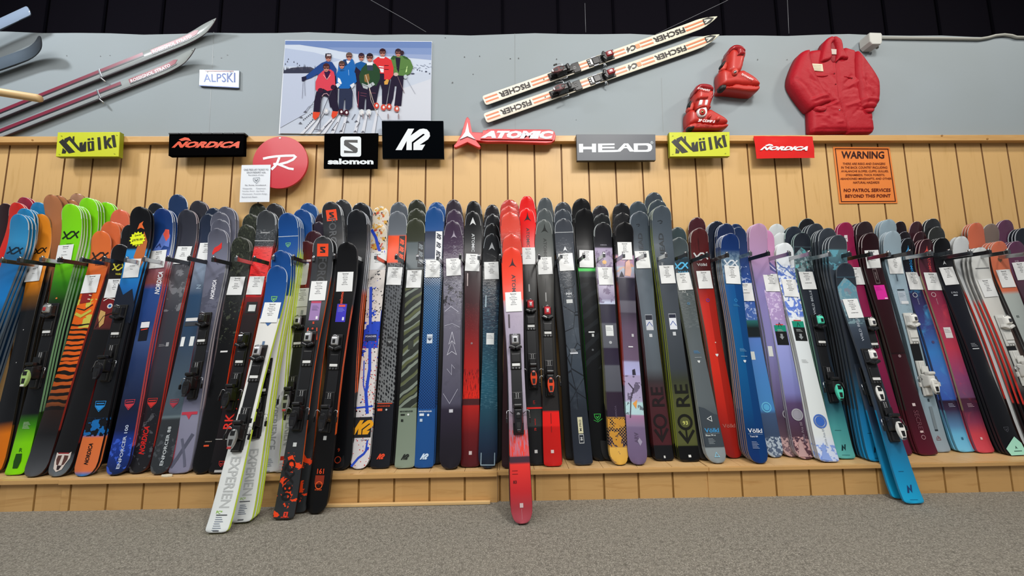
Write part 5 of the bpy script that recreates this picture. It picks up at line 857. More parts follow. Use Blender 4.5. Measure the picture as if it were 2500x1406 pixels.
stack('blaze', 'grey ski with light blue chevrons and pale rounded tail', 'grey stack with light blue chevrons', (1752, 1132), (1658, 579), '579 3e484c 625 4a5458 632 2c3a44 665 2a3640 690 4a5254 760 50585a 830 586064 985 5c6468 1050 404850 1090 3a424a 1094 8a9498 1132 868f92', 2, [(1655, 554, 1, '38464a')], tailf='r', side=('b0b8b8', 'b8bcb8', 'b0b4b4'), w=(.13, .098, .122),
      layers=[('cross', 680, 800, '7c8484', 300, .57, .5)],
      marks=[('vv', 649, .052, '52b8e8', .0), ('T:Völkl', 665, .02, '4aa8d8', .006, 0, 1.2), ('T:AZ', 712, .016, 'a8acac', -.012), ('T:E', 719, .014, 'a8acac', .008), ('ring', 741, .014, '3a9ad8', .004), ('lines', 856, .007, '4a90c8', 3, .0), ('rect', 872, 873, 'a8b0b4', .0, .045), ('shield', 883, .018, 'd8dcdc', .0), ('poly', 0, [(-.055, 992), (-.02, 996), (.03, 1010), (.055, 1013), (.056, 1090), (-.054, 1090)], '3a434b'), ('tri', 1022, .03, 'e8ecec', -.0, 90), ('T:Völkl', 1050, .024, '3a9ad8', .0, 0, 1.25), ('rect', 1057, 1058, '7a868c', .0, .09), ('T:Blaze 94 w', 1062, .01, 'd0d8d8', -.012), ('lines', 1070, .007, '9aa4aa', 5, -.01), ('tri', 1110, .028, '8acce8', .0)], tagy=687, info='Völkl|Blaze 94 W|Retail|$850.00|Alpine Price|', word='grey')
stack('kenja', 'maroon and red ski with silver chevrons', 'maroon and red stack', (1792, 1119), (1708, 556), '556 4a1c1e 620 521a1c 640 4a1a1c 700 46181a 706 8a1e1c 740 c02c24 900 d83020 980 c82a1e 1040 a8241c 1119 8a1e1c', 3, [(1703, 530, 1, '421a22')], tailf='r', side=('b0a8a4', 'a8a098', '3a1416'), sy=(680, 1060), w=(.13, .098, .12), bwrap=1,
      layers=[('side', 706, 1119, '9a2018', 0, .004, .8), ('streak', 556, 700, '2e1214', 60, .6, .7)],
      marks=[('vv', 626, .055, 'c0c4c4', .0), ('T:Völkl', 646, .02, 'c0c4c4', .0, 0, 1.2), ('ring', 733, .02, '3038c8', .0), ('dot', 836, .008, 'e0d0c0', .004), ('shield', 867, .02, 'e0e0e0', .0), ('T:Völkl', 1039, .022, 'b86a60', .0, 0, 1.25)], tagy=683, tagr=0, info='Völkl|Kanjo|Retail|$550.00|Alpine Price|', word='maroon')
stack('yumi', 'royal blue ski with white lettering on its deep blue tail', 'royal blue stack with tan edges', (1859, 1135), (1784, 569), '569 0e2a60 610 14326a 625 6a8298 650 7a94a8 690 2a5a88 700 10508c 800 10588e 900 0e568e 1000 0c4a80 1060 0c3468 1135 0e306c', 4, [(1774, 545, 2, '16264c'), (1752, 539, 3, '141c2e', None, 'dark navy')], tailf='r', side=('b8bcc4', 'a89c90', '8a8484'), w=(.132, .096, .118), bwrap=1,
      layers=[('side', 690, 1135, '0a3a74', 0, .006, .75), ('noise', 612, 680, '26466a', 50, .52, .7)],
      marks=[('vv', 643, .05, 'd0d8e0', .0), ('ring', 733, .018, '3a9ad8', .0), ('lines', 743, .006, '3a88c0', 3, .0), ('lines', 851, .007, '7ab0d8', 3, .0), ('rect', 869, 870, '9ac0dc', .0, .04), ('shield', 882, .018, 'd8e0e8', .0), ('T:Völkl', 1051, .024, 'e8ecf4', .0, 0, 1.25), ('rect', 1059, 1060, '7a98c8', .0, .09), ('T:Yumi 84', 1065, .01, 'd8e0f0', -.012), ('lines', 1078, .007, 'a8b8d8', 6, -.008)], tagy=671, tagr=-1, info='Völkl|Yumi 84|RETAIL|$650.00|ALPINE PRICE|$499.99', word='royal blue')
stack('santa_blue', 'sky blue ski with circular tail badge, partly hidden by royal blue one', 'sky blue stack', (1893, 1117), (1803, 554), '554 1a2c50 630 283c6c 700 2a50a0 780 4a6ab0 783 2a6a6a 800 1a2224 823 1c2426 825 5a80c8 920 4a86c8 1000 4a8ac8 1010 42587c 1060 3c4e6c 1117 5a6a84', 2, [(1796, 546, 1, None)], tailf='r', side=('b0b8c4', '98a0b4', '7a8498'), w=(.128, .094, .114), gap=.02,
      layers=[('noise', 650, 780, 'c0d0f0', 30, .55, .6), ('noise', 1066, 1117, 'b8c8d8', 40, .5, .9)],
      marks=[('ring', 994, .058, '6ac0e8', .0), ('dot', 994, .04, '5ab0e0', .0), ('rect', 858, 878, 'd8dcd8', -.03, .03)], tagy=713, info='Nordica||RETAIL||ALPINE PRICE|', word='sky blue')
SAB = [('rect', 781, 784, 'c84848', -.0, .05), ('rect', 784, 799, '0e8a70', .0, .078), ('line', 0, [(-.01, 798), (.0, 788), (.012, 797)], .004, '0c2a24'), ('rect', 799, 832, '101214', .0, .078), ('lines', 804, .006, 'a8b0b0', 3, .0), ('poly', 0, [(-.008, 815), (.008, 815), (.008, 822), (.016, 822), (0, 829), (-.016, 822), (-.008, 822)], '8a9094')]
stack('santa_lav', 'lavender ski with badge and pale trees, left of the pink-tipped one', 'lavender stack', (1934, 1116), (1853, 545), '545 b890b0 640 a888b0 700 8a80b8 850 8482b8 960 6a6088 1020 4c3c50 1060 5a4654 1116 8a7078', 3, tailf='r', side=('c8b8c8', 'a8a8b8', '9a94a4'), w=(.132, .096, .118), gap=.03, marks=[('ring', 1011, .05, 'a8a8b0', .01), ('rect', 845, 870, 'd8dcd8', -.03, .03)], layers=[('noise', 1066, 1116, 'c8a8a8', 40, .5, .9)], word='pink')
stack('santa_pink', 'pink and lavender ski with pale trees on its plum tail', 'pink-tipped stack', (1967, 1122), (1870, 561), '561 c888b4 620 c890b8 640 b490c0 665 a890c8 670 5a5a94 720 b098c8 778 a890c0 833 9aa0dc 900 8c94d0 960 7c7cb8 985 58466c 1030 4e3850 1060 4c3444 1122 5a3c44', 3, tailf='r', side=('dcc4d4', 'b4b4b8', '9a98a4'), w=(.132, .098, .12), rough=.35,
      layers=[('noise', 668, 780, 'd8c8e8', 40, .54, .8), ('noise', 1066, 1122, 'c8a0a0', 40, .5, .9)],
      marks=[('poly', 0, [(-.06, 632), (-.02, 645), (.02, 640), (.06, 655), (.06, 668), (.0, 655), (-.06, 650)], '5a5a98'), ('line', 0, [(-.05, 655), (.0, 642), (.05, 660)], .006, 'e0d8f0')]+[(m if m[0] != 'rect' else (m[0], m[1]+10, m[2]+10, *m[3:])) if m[0] in ('rect',) else m for m in SAB]+[('dot', 1012, .056, '9a98a4', .0), ('ring', 1012, .066, 'a8a8b0', .0), ('T:Santa Ana 88', 1055, .016, '8a7a88', .012, 90, 1.0), ('poly', 0, [(-.05, 1115), (-.03, 1090), (-.035, 1090), (-.015, 1070), (.0, 1090), (-.005, 1090), (.015, 1115)], 'b89898')],
      tagy=690, info='Nordica|Santa Ana 88|RETAIL|$750.00|ALPINE PRICE|', word='pink', groups=[(1853, 545, 1, None)])
stack('santa_white', 'white ski with blue mountain line and round blue badge', 'white stack at right of centre', (2026, 1130), (1917, 592), '592 e0e6ea 645 dce2e8 652 a0b0d8 665 5a78c8 720 6a84d0 770 5a7ad0 778 d8e0e4 1060 dce2e2 1080 d8e0ec 1130 c8d4f0', 3, [(1910, 567, 1, '+d0d6d8'), (1898, 546, 1, '+c8ced0')], side=('d0d4d4', 'b0b0a4', 'b0b4b8'), w=(.13, .096, .118),
      layers=[('noise', 648, 780, 'e8eef4', 32, .5, .9), ('noise', 1086, 1130, '7a98e0', 36, .53, .9)],
      marks=[('line', 0, [(-.06, 640), (-.03, 652), (.0, 655), (.03, 668), (.06, 675)], .008, '5a78b8'), ('nordN', 651, .024, '4a68b0', .022)]+SAB+[('dot', 1028, .058, '3a68c0', .0), ('ring', 1028, .074, '4a70c0', .0), ('T:Santa Ana 84', 1066, .014, 'b8c0c8', .006, 90, .95), ('poly', 0, [(-.05, 1122), (-.03, 1100), (-.04, 1100), (-.012, 1080), (.0, 1100), (-.01, 1100), (.015, 1125)], '8aa4e0'), ('lines', 878, .008, 'a8acac', 3, -.01)], tagy=703, info='Nordica|Santa Ana 84|RETAIL|$699.99|ALPINE PRICE|$499.99', word='white')
WB = '566 1c212a 602 262b34 604 5a7078 625 4a6068 650 4c5c60 660 343c46 700 262b34 850 232830 930 243444 990 2a5a68 1040 4a9a9c 1121 62b4b0'
stack('wild_mint', 'dark ski with teal mountain, mint binding tips and turquoise tail', 'dark teal stack with mint edges', (2064, 1121), (1960, 567), WB, 2, [(1938, 552, 2, '242a36'), (1974, 533, 1, '14161a', None, 'black')], side=('98b0ac', '7cb09c', '4a8a84'), w=(.132, .1, .118), bwrap=1,
      layers=[('noise', 604, 665, '8aa0a4', 26, .53, .8), ('noise', 604, 655, '5ab0b4', 18, .6, .8)],
      marks=[('poly', 0, [(-.06, 622), (-.01, 604), (.02, 610), (.06, 628), (.06, 604), (-.06, 604)], '20252e'), ('T:WILD BELLE', 738, .015, 'a8b0b8', .004, 90, 1.5), ('rect', 972, 979, 'c0c8c8', -.01, .012), ('nordN', 1092, .036, '103034', .0), ('rect', 1050, 1051, '2a5a5c', -.01, .04), ('rect', 1110, 1111, '3a7a7c', .0, .05)], tagy=685, tagr=2, info='Nordica|Wild Belle DC 84|+ Binding|$699.99||ALPINE PRICE', bindy=(795, 940, 'mint'), word='dark grey')
stack('wild_many', 'dark grey ski with bright blue tail beside the carpet pair', 'many-ski dark grey stack with blue tails', (2143, 1127), (2048, 573), '573 343a42 608 3c424a 610 5a8088 640 4a6a78 660 3a424c 800 2a2e36 900 28303a 960 22506c 1020 1e70a0 1127 1c8cc4', 3, [(2022, 556, 4, '343a42'), (1992, 545, 3, '2e343c')], side=('a8b0b4', '3a4046', '2a6080'), w=(.13, .096, .116), bwrap=1, pitch=.022,
      layers=[('noise', 610, 660, '6ab0c4', 24, .55, .7)], marks=[('nordN', 1097, .034, '123450', .0), ('rect', 1057, 1058, '14405c', -.01, .04), ('rect', 1118, 1119, '145070', .0, .05)], word='dark grey')
stack('magenta', 'magenta ski with white binding behind the dark blue-tailed pair', 'magenta stack', (2205, 1112), (2065, 542), '542 8a1c44 600 8a2048 640 9a2450 700 86204a 860 8a1c4a 1112 5a1430', 2, side=('c898a8', '6a1c3c', '3a1020'), w=(.126, .094, .11), gap=.03,
      marks=[('rect', 574, 590, 'd8d0d4', .0, .024), ('T:E', 582, .012, '6a1c3c', .0, 90)], tagy=674, tagu=.01, info='||Retail||Alpine Price|', bindy=(800, None, "blkwhite"), word='magenta')
DG = '641 242a34 676 2c333e 678 5a98b0 740 6a8c98 800 3c4654 830 2e3642 960 2c3440 1030 2a3c54 1080 22668c 1140 1a86b8 1230 1ca4d4'
stack('wild_floor2', 'dark ski with white heel piece and blue tail, back one on carpet', 'rear carpet pair at right', (2200, 1218), (2046, 640), DG.replace('1230', '1218'), 1, floor=True, Y=2.44, side=('a8b0b4', '4a5058', '1c84b4'), w=(.126, .092, .112), bindy=(None, 945, 'blkwhite'))
stack('wild_floor', 'dark ski with teal mountain and bright blue tail, standing on the carpet', 'front carpet pair at right', (2230, 1230), (2064, 641), DG, 1, floor=True, Y=2.38, side=('a8b0b4', '4a5058', '1c84b4'), w=(.126, .092, .114),
      layers=[('noise', 678, 790, '84a0a8', 22, .55, .7), ('noise', 678, 760, '8a7a86', 14, .58, .6)],
      marks=[('poly', 0, [(-.065, 700), (-.01, 677), (.02, 684), (.065, 702), (.065, 677), (-.065, 677)], '28303a'), ('T:WILD BELLE', 800, .015, 'a8b0bc', .004, 90, 1.5), ('nordN', 1193, .04, '1a3a6a', .0), ('rect', 1150, 1151, '145070', -.015, .03), ('rect', 1219, 1220, '126a94', .0, .045)], tagy=753, tagr=2, info='Nordica|Wild Belle 74|+ Nordica Binding|RETAIL|$499.99||ALPINE PRICE', bindy=(880, 1030, 'blkwhite'))
stack('maroon_no', 'dark maroon ski with pink label and outlined tail lettering', 'dark maroon stack at right', (2266, 1112), (2126, 568), '568 22060c 620 260a10 690 280a12 694 2c0c16 860 2a0c10 862 14080a 866 341018 1000 3a101c 1112 5a1428', 2, [(2113, 540, 4, '2a1a1e')], side=('a8a0a0', '4a4444', '6a2c3c'), w=(.128, .096, .118), bwrap=1, pitch=.02,
      marks=[('rect', 656, 692, '8a7a7c', -.0, .03), ('rect', 657.5, 690.5, '280c12', -.0, .025), ('T:SECRET', 674, .01, '9a8a8c', .0, -90, 1.2), ('rect', 696, 731, 'd82a9a', .0, .075), ('lines', 702, .008, 'a01a70', 3, -.005), ('rect', 727, 730, 'e8c8dc', .025, .02), ('dot', 869, .02, '8a7478', .0), ('rect', 984, 991, 'd8c8c8', -.0, .02), ('T:SECRET', 1030, .03, '6a3c48', .0, -90, 1.0), ('rect', 1051, 1056, 'd8c0c0', .0, .02), ('ring', 1067, .024, 'b89098', .0)], tagy=633, tagr=0, info='Völkl|Secret 92|Retail|$850.00|Alpine Price|', word='dark maroon')
stack('paleblue', 'pale blue ski with white bindings', 'pale blue stack', (2298, 1104), (2181, 563), '563 98aab6 640 8ea4b0 700 98aebc 800 90a8b4 960 8ea4b0 1104 98a8b4', 3, [(2171, 535, 3, '+90a4b0')], side=('aab8c0', '5a6a74', '6a7880'), w=(.13, .092, .114),
      layers=[('cross', 700, 800, '3a4a54', 200, .64, .5)],
      marks=[('rect', 669, 686, '5a6a78', -.005, .008), ('rect', 706, 709, '2a343c', .0, .05), ('rect', 711, 742, 'b0bcc8', .0, .055), ('lines', 716, .008, '6a7888', 4, .0), ('rect', 735, 742, 'dce0e4', .008, .05), ('rect', 973, 980, '2a3a44', .0, .012), ('rect', 992, 1048, '78868e', .002, .02), ('rect', 1048, 1052, '26323a', .002, .02), ('shieldline', 1069, .026, '8a4a50', .0, 180)], tagy=647, info='Völkl|Flair 73|+ Binding|Retail|$450.00|Price|', bindy=(790, 925, 'white'), word='pale blue')
stack('cloud_blue', 'navy, violet and sky blue ski with light blue star tip', 'violet and blue stack', (2358, 1104), (2218, 581), '581 141418 640 16181e 690 1c1e34 740 34305c 800 3c4888 860 3a7ac0 930 4a70c0 975 3a5ab0 978 2c1c30 1000 3a2c48 1040 5a88b4 1060 6ab8e0 1104 78c4e8', 2, [(2210, 565, 1, '1c161c'), (2200, 540, 1, '20141a')], tipf='T', side=('a8b0bc', '4a5478', '6aa8c8'), w=(.128, .096, .112),
      layers=[('soft', 700, 980, '4ab0e8', 9, .55, .8)],
      marks=[('A', 608, .045, '3aa0e0', .0), ('T:ATOMIC', 647, .018, '2a90d8', .01, -90, 1.2), ('ring', 720, .03, 'c0c4cc', -.022), ('T:CLOUD', 736, .006, 'a8acc8', -.012, -90, 1.5), ('dot', 835, .02, '4a4470', .004), ('lines', 985, .009, 'b8c0dc', 3, .0), ('rect', 1067, 1073, '2a6a8c', .0, .012)], tagy=686, tagu=.003, info='Atomic|Maven 86 C|Retail|$700.00|Alpine Price|$549.99', word='black')
stack('maven_red', 'plum and coral ski with coral star tip', 'plum and coral stack', (2405, 1106), (2264, 583), '583 2a1218 640 4a2430 690 6a2c40 740 8a2c48 800 a03850 850 b83a50 920 8a4470 970 704a6c 973 4a2438 1000 4c2840 1030 8a3854 1060 c84450 1106 d04c58', 3, [(2249, 565, 1, '2c0e16'), (2240, 540, 1, '3a2028')], tipf='T', side=('b89ca0', '9a8a6a', '8a4454'), w=(.128, .096, .112), bwrap=1, pitch=.02,
      layers=[('soft', 720, 1106, 'e04858', 9, .55, .6)],
      marks=[('A', 609, .045, 'd85048', .0), ('T:ATOMIC', 647, .018, 'c84448', .01, -90, 1.2), ('ring', 719, .03, 'd0b8bc', -.02), ('T:MAVEN', 736, .006, 'b88c98', -.01, -90, 1.5), ('rect', 799, 825, 'd8d4d4', .0, .05), ('lines', 804, .009, '7a6e74', 3, .0), ('lines', 985, .009, 'd0b0c0', 3, .0), ('rect', 1067, 1073, 'e0b8b8', .0, .014)], tagy=687, info='Atomic|Maven 86|Retail|$650.00|Alpine Price|', word='plum')
stack('epro', 'black ski ending in a mint green pentagon tail', 'black stack with mint tails', (2480, 1112), (2301, 580), '580 060608 630 0c0c10 660 16161a 700 14151e 800 14151e 1040 0e0f14 1068 0e0f14 1112 101418', 3, [(2288, 553, 1, '2a2c2a'), (2278, 533, 2, '26282a')], side=('b0b4b4', '202226', '202226'), w=(.128, .096, .118), bwrap=1,
      marks=[('arrow', 641, .03, 'c8ccd0', .0), ('T:E PRO', 714, .012, 'a8acb4', .0), ('rect', 719, 722, 'b0b4bc', .0, .03), ('lines', 838, .009, 'b8bcc4', 3, .0), ('rect', 850, 852, 'd0d4d8', .0, .045), ('shieldline', 1048, .03, '4a4c54', .0), ('poly', 0, [(-.056, 1094), (.03, 1066), (.057, 1082), (.057, 1111), (-.046, 1111)], 'a8e4cc'), ('arrow', 1092, .02, '26443c', .01), ('rect', 1100, 1102, '3a5a50', .01, .05)], tagy=674, tagr=2, info='Dynastar|E Pro 85|Retail|$650.00|Alpine Price|', word='black')
stack('white_rossi', 'white ski with red edges leaning out of frame at right', 'white stack with red edges', (2570, 1110), (2394, 603), '603 d4d8d8 640 dcdedc 700 d4d4d0 800 c8c6c0 900 8a8480 960 2a2628 1110 1a1a1c', 3, [(2348, 576, 2, '+d0d4d6')], side=('9a9c9c', 'f0443c', '2a1c1e'), sy=(742, 985), w=(.13, .094, .112), pitch=.026,
      marks=[('rect', 654, 656, '5a5c60', .006, .1)], tagy=703, info='Rossignol|Nova 4 Ca|+ Binding|Retail|$449.00|Alpine Price', bindy=(795, 900, 'white'), word='white')
stack('orange_rossi', 'orange ski with small brown shield, near the right edge', 'orange stack at right', (2630, 1110), (2440, 588), '588 cc6e52 660 d07050 710 cc6c4c 718 a8b0ac 900 98a0a0 1110 6a7070', 4, [(2384, 543, 3, 'c8684c')], side=('c0b0a8', '3a3a3a', '2a2a2a'), w=(.13, .096, .112), marks=[('shield', 635, .034, '7a5a44', .0), ('T:ES', 772, .014, '3a4444', -.02)], tagy=680, info='Rossignol|Rallybird 92|Retail|$600.00|Price|', word='orange')
stack('taupe', 'taupe ski tip between the orange and purple ones at right', 'taupe stack at far right', (2560, 1095), (2423, 546), '546 7a6a62 700 5a4c48 1095 2a2422', 1, side=('b0b4b4', '3a3634', '2a2422'), w=(.128, .094, .112), gap=.015)
stack('purple_rossi', 'purple ski with round marks at the right edge of the rack', 'purple stack at right edge', (2690, 1110), (2482, 588), '588 5a3450 660 643a52 700 4a3440 1110 2a2024', 4, [(2457, 536, 2, '5c3850')], side=('b8b0b8', '5a3a48', '2a2024'), w=(.13, .096, .112), marks=[('shieldline', 640, .024, 'c8b8c4', -.01)], tagy=662, info='Rossignol|Rallybird 90|Retail|$550.00|Price|', word='purple')
stack('dark_right', 'dark slate ski tip cut off by the right frame edge', 'dark slate stack at right edge', (2740, 1110), (2499, 556), '556 20242c 700 20242c 1110 16181c', 3, side=('a8aeb4', '2a2c30', '2a2c30'), w=(.13, .096, .112), word='dark slate', gap=.02)
stack('green_mid', 'slim lime-edged ski seen edge on behind the white skis', 'lime-edged pair', (668, 1159), (716, 526), '526 17498a 650 184e90 654 d8d8d4 1159 d8dada', 2, th=.015, side=('b8c8dc', LM, LM), sy=(620, 1150), w=(.128, .092, .11), gap=.01, word='blue')
# ------------------------------------------------------------------ vintage skis on the wall
def wall_ski(name, label, tail, tip, w, stops, side, Y=None, tipf='P', rise=.02, th=.012, sw=False, ypl=None, grp=None):
    Yt = Y or WALL-.04; T = onY(*tail, Yt); P = onY(*tip, Yt-rise); s = Ski(T, P, w, tipf, 'F', rise, th, .0, face=(0, -1, 0)); s.rt = .01
    s.ru = .3
    def uv(px, py):   # photo point on the ski face -> (across, along)
        q = s.M.inverted()@onY(px, py, Yt); return q.x, q.y
    root = empty(name, s.M); tag(root, label, 'ski', grp); return s, root, uv
SKI_S = []
def V_(s, uv, p): return uv(*p)[1]/s.L
# striped white skis with red toe pieces (two)
for i, (ta, ti, dx, dy) in enumerate((((1181, 246), (1752, 40), 0, 0), ((1184, 289), (1757, 84), 4, 43.5))):
    s, root, uv = wall_ski('vintage_ski', ['cream and orange striped vintage ski, upper of the angled pair', 'cream and orange striped vintage ski, lower of the angled pair'][i], ta, ti, (.083, .076, .080), None, None, grp='cream striped vintage skis')
    tm = topmat('vintage_cream', [(0, 'e8e2d2'), (.5, 'e6ddc8'), (1, 'd8d6c0')], (), s.L, 0, .35); link('ski_body', s.body('ski_body', tm, mat('28302c', .5)), root)
    f = Flat(lambda x, y, o, s=s: s.pt(x, y, o), cut=s.L-.42); L = s.L
    A7 = lambda x, y: uv(1100+x/3.571+ (dx if i else 0), y/3.571+(dy if i else 0))
    def span(x0, x1):   # orange double stripes between photo x positions (upper ski measured)
        y0 = uv(1100+x0/3.571+dx, ta[1]+(1100+x0/3.571-ta[0])*(ti[1]-ta[1])/(ti[0]-ta[0])+0)[1]; y1 = uv(1100+x1/3.571+dx, ta[1]+(1100+x1/3.571-ta[0])*(ti[1]-ta[1])/(ti[0]-ta[0]))[1]; return y0, y1
    for a, b_ in ((300, 415), (705, 905), (1120, 1265), (1400, 1520), (1650, 1760), (2040, 2235)):
        y0, y1 = span(a, b_)
        for u in (.0145, -.0145): f.poly([(u-.006, y0), (u+.006, y0+.004), (u+.006, y1), (u-.006, y1-.004)], 'e87c50')
    y0, y1 = span(1610, 1645); f.poly([(-.018, y0), (.018, y0), (.018, y1), (-.018, y1)], 'e88a5c')
    for a, b_ in ((425, 690), (1765, 2035)):
        y0, y1 = span(a, b_); f.text('FISCHER', [(.022, y1), (.022, y0), (-.022, y0), (-.022, y1)][::1], '241c1c', .03, 0)
    y0, y1 = span(1530, 1610); f.text('C4', [(.022, y1), (.022, y0), (-.022, y0), (-.022, y1)], '241c1c', .04, .2)
    f.ell(0, span(812, 813)[0], .005, .005, '5a4a3c', 8)
    yb = L-.085; f.poly([(-.024, yb-.03), (.024, yb-.03), (.022, yb+.02), (0, yb+.055), (-.022, yb+.02)], '20201c'); f.poly([(-.016, yb-.02), (.016, yb-.02), (0, yb+.03)], 'd8d4c4'); f.poly([(-.006, yb-.018), (.006, yb-.018), (0, yb-.002)], '20201c')
    f.build('printed_graphics', root)
    ty = span(1370, 1370)[0]; hy = span(960, 960)[0]
    bind(root, s, ty-.03, hy+.01, 'retro', False, 1.0, 'retroT', False)
    b = BM(); y0 = span(1265, 1265)[0]; b.block(-.038, .038, y0-.03, y0+.01, 0, .006, mat('b8bcc4', .4), .002); y0 = span(1100, 1100)[0]; b.block(-.038, .038, y0-.035, y0+.02, 0, .012, mat('1c1c1e', .4), .003); b.build('antifriction_plate', root)
    b = BM(); ys = ty-.05; b.block(.040, .052, ys-.006, ys+.006, -.02, .002, STEEL, .001); b.rod([(.04, ys, .004), (.052, ys+.004, .003), (.075, ys+.012, -.005)], .005, mat('c0c2c4', .3, 1), 8); b.build('mounting_bracket', root)
# silver and maroon pair, upper left
for i, (p0, ti) in enumerate((((0, 272), (528, 30)), ((0, 319), (476, 103)))):
    x0 = -420; ta = (x0, p0[1]+(p0[1]-ti[1]-14)/ti[0]*420*.97); s, root, uv = wall_ski('vintage_ski', ['silver and maroon vintage ski, upper of the left pair', 'silver and maroon vintage ski, lower of the left pair'][i], ta, (ti[0], ti[1]+14), (.078, .066, .07), None, None, tipf='P', rise=.06, Y=WALL-.03, grp='silver and maroon vintage skis')
    s.ru = .34
    k = [.10, .10][i]
    tm = topmat('vintage_silver%d' % i, [(0, '8e929a'), (1, '9ea4a2')], (), s.L, 0, .18); link('ski_body', s.body('ski_body', tm, mat('3c1c28', .4)), root)
    f = Flat(lambda x, y, o, s=s: s.pt(x, y, o), cut=s.L-.42); L = s.L
    f.poly([(-.010, .02), (-.034, .02), (-.034, L-.62), (-.010, L-.62)], '7c2038'); f.poly([(-.010, .02), (.0, .02), (.0, L-.62), (-.010, L-.62)], '241a24'); f.poly([(.030, .02), (.0345, .02), (.0345, L-.4), (.030, L-.4)], '241a24')
    yy = L-.56; f.poly([(.006, yy), (-.026, yy), (-.028, L-.2), (-.014, L-.17), (.006, L-.2)], '8a2436')
    f.text('ROSSIGNOL STRATO', [(-.018, yy+.01), (-.018, L-.24), (.010, L-.24), (.010, yy+.01)], 'd8dade', .025); f.poly([(.012, yy), (.018, yy), (.018, L-.2), (.012, L-.18)], '20202a')
    f.ell(0, L-.03, .004, .004, '4a4a4c', 8); f.build('printed_graphics', root)
    xb = [(243, 172), (240, 225)][i]; a = uv(*xb)[1]; b = BM(); b.block(-.036, .042, a-.006, a+.006, .002, .005, STEEL, .001); b.rod([(.036, a, .006), (.052, a+.002, .012), (.085, a+.012, .0)], .007, mat('c8cacc', .25, 1), 6); b.build('mounting_bracket', root)
# two ski ends at the left edge
s, root, uv = wall_ski('vintage_ski', 'dark grey upturned ski tip at the left edge of the wall', (-330, 270), (99, 92), (.095, .09, .09), None, None, Y=WALL-.06, rise=.07, tipf='R'); s.ru = .22
link('ski_body', s.body('ski_body', topmat('vintage_dark', [(0, '5a6672'), (.8, '56626e'), (.93, '3c444c'), (1, '282c30')], (), s.L, 0, .3), mat('1e2226', .4)), root)
s, root, uv = wall_ski('vintage_ski', 'shiny blue-grey ski end, topmost at the left frame edge', (-330, 210), (72, 24), (.085, .085, .085), None, None, Y=WALL-.1, rise=.0, tipf='Q'); s.ru = .1
link('ski_body', s.body('ski_body', topmat('vintage_blue', [(0, '6c7c94'), (1, '8a9ab0')], (), s.L, 0, .15), mat('3a4450', .4)), root)
b = BM(); p1 = onY(100, 241, 2.0); p0 = p1+Vector((-.75, -.22, .03)); b.rod([p0, p0.lerp(p1, .985), p1], [.021, .021, .017], mat('d8b682', .5), 18); tag(b.build('wooden_pole'), 'round pale wooden pole end sticking in from the left edge', 'pole')
# ------------------------------------------------------------------ padded shapes (boots, jacket)
def inside(p, poly):
    c = False; n = len(poly)
    for i in range(n):
        a, b = poly[i], poly[i-1]
        if (a[1] > p[1]) != (b[1] > p[1]) and p[0] < (b[0]-a[0])*(p[1]-a[1])/(b[1]-a[1])+a[0]: c = not c
    return c
def dist(p, poly):
    d = 9; n = len(poly)
    for i in range(n):
        a = Vector(poly[i-1]); b = Vector(poly[i]); ab = b-a; t = max(0, min(1, (p-a).dot(ab)/max(ab.length_squared, 1e-12))); d = min(d, (p-a-ab*t).length)
    return d
def smooth_poly(P, it=2):
    for _ in range(it):
        Q = []
        for i in range(len(P)):
            a = Vector(P[i]); b = Vector(P[(i+1) % len(P)]); Q += [a.lerp(b, .22), a.lerp(b, .78)]
        P = Q
    return P
def pad(bm, pts, Y0, depth, r, m, step=.012, skirt=None, wr=0, wf=9, sm=2, seed=0, folds=()):
    """cushion: outline (photo points) at plane Y0, swelling towards the viewer"""
    w = [onY(x, y, Y0) for x, y in pts]; poly = smooth_poly([(p.x, p.z) for p in w], sm) if sm else [Vector((p.x, p.z)) for p in w]
    xs = [p[0] for p in poly]; zs = [p[1] for p in poly]; vs = [Vector(p) for p in poly]; nb = len(vs); x = min(xs)
    fd = [[Vector((q.x, q.z)) for q in (onY(1620+a/3.195, 80+b/3.195, Y0) for a, b in F[0])]+[F[1], F[2]] for F in folds]
    while x < max(xs):
        z = min(zs)+random.Random(int(x*1e4)).uniform(0, step)
        while z < max(zs):
            p = Vector((x, z))
            if inside(p, poly) and dist(p, poly) > step*.45: vs.append(p)
            z += step
        x += step
    r0 = delaunay_2d_cdt(vs, [], [list(range(nb))], 1, 1e-6); V = []; 
    for p in r0[0]:
        d = dist(p, poly); k = min(1, d/r); h = depth*math.sqrt(max(0, 1-(1-k)**2))
        if wr: q = Vector((p.x*wf, seed, p.y*wf)); h += wr*min(1, d/.03)*(noise.noise(q)+.5*noise.noise(q*2.3))
        for F in fd:
            dd = 9
            for a, b in zip(F[:-2], F[1:-2]):
                ab = b-a; t = max(0, min(1, (p-a).dot(ab)/ab.length_squared)); dd = min(dd, (p-a-ab*t).length)
            h += F[-2]*math.exp(-(dd/F[-1])**2)
        V.append(Vector((p.x, Y0-h, p.y)))
    F = [list(f) for f in r0[2]]
    bm.add(V, F, m, None, True)
    if skirt is not None:
        vs2 = [Vector((p[0], Y0, p[1])) for p in poly]+[Vector((p[0], skirt, p[1])) for p in poly]; n = len(poly); bm.add(vs2, [[i, (i+1) % n, n+(i+1) % n, n+i] for i in range(n)]+[list(range(n, 2*n))], m, None, True)
def fixn(o):
    bm = bmesh.new(); bm.from_mesh(o.data); bmesh.ops.remove_doubles(bm, verts=bm.verts, dist=1e-5); bmesh.ops.recalc_face_normals(bm, faces=bm.faces); bm.to_mesh(o.data); bm.free(); return o
BT = lambda p: q2(p, 1660, 100, 6.114)
RB, RB2, RBD, BLB = mat('b8261a', .5, 0, .1), mat('c84438', .5), mat('981a20', .35, 0, .3), mat('141212', .6)
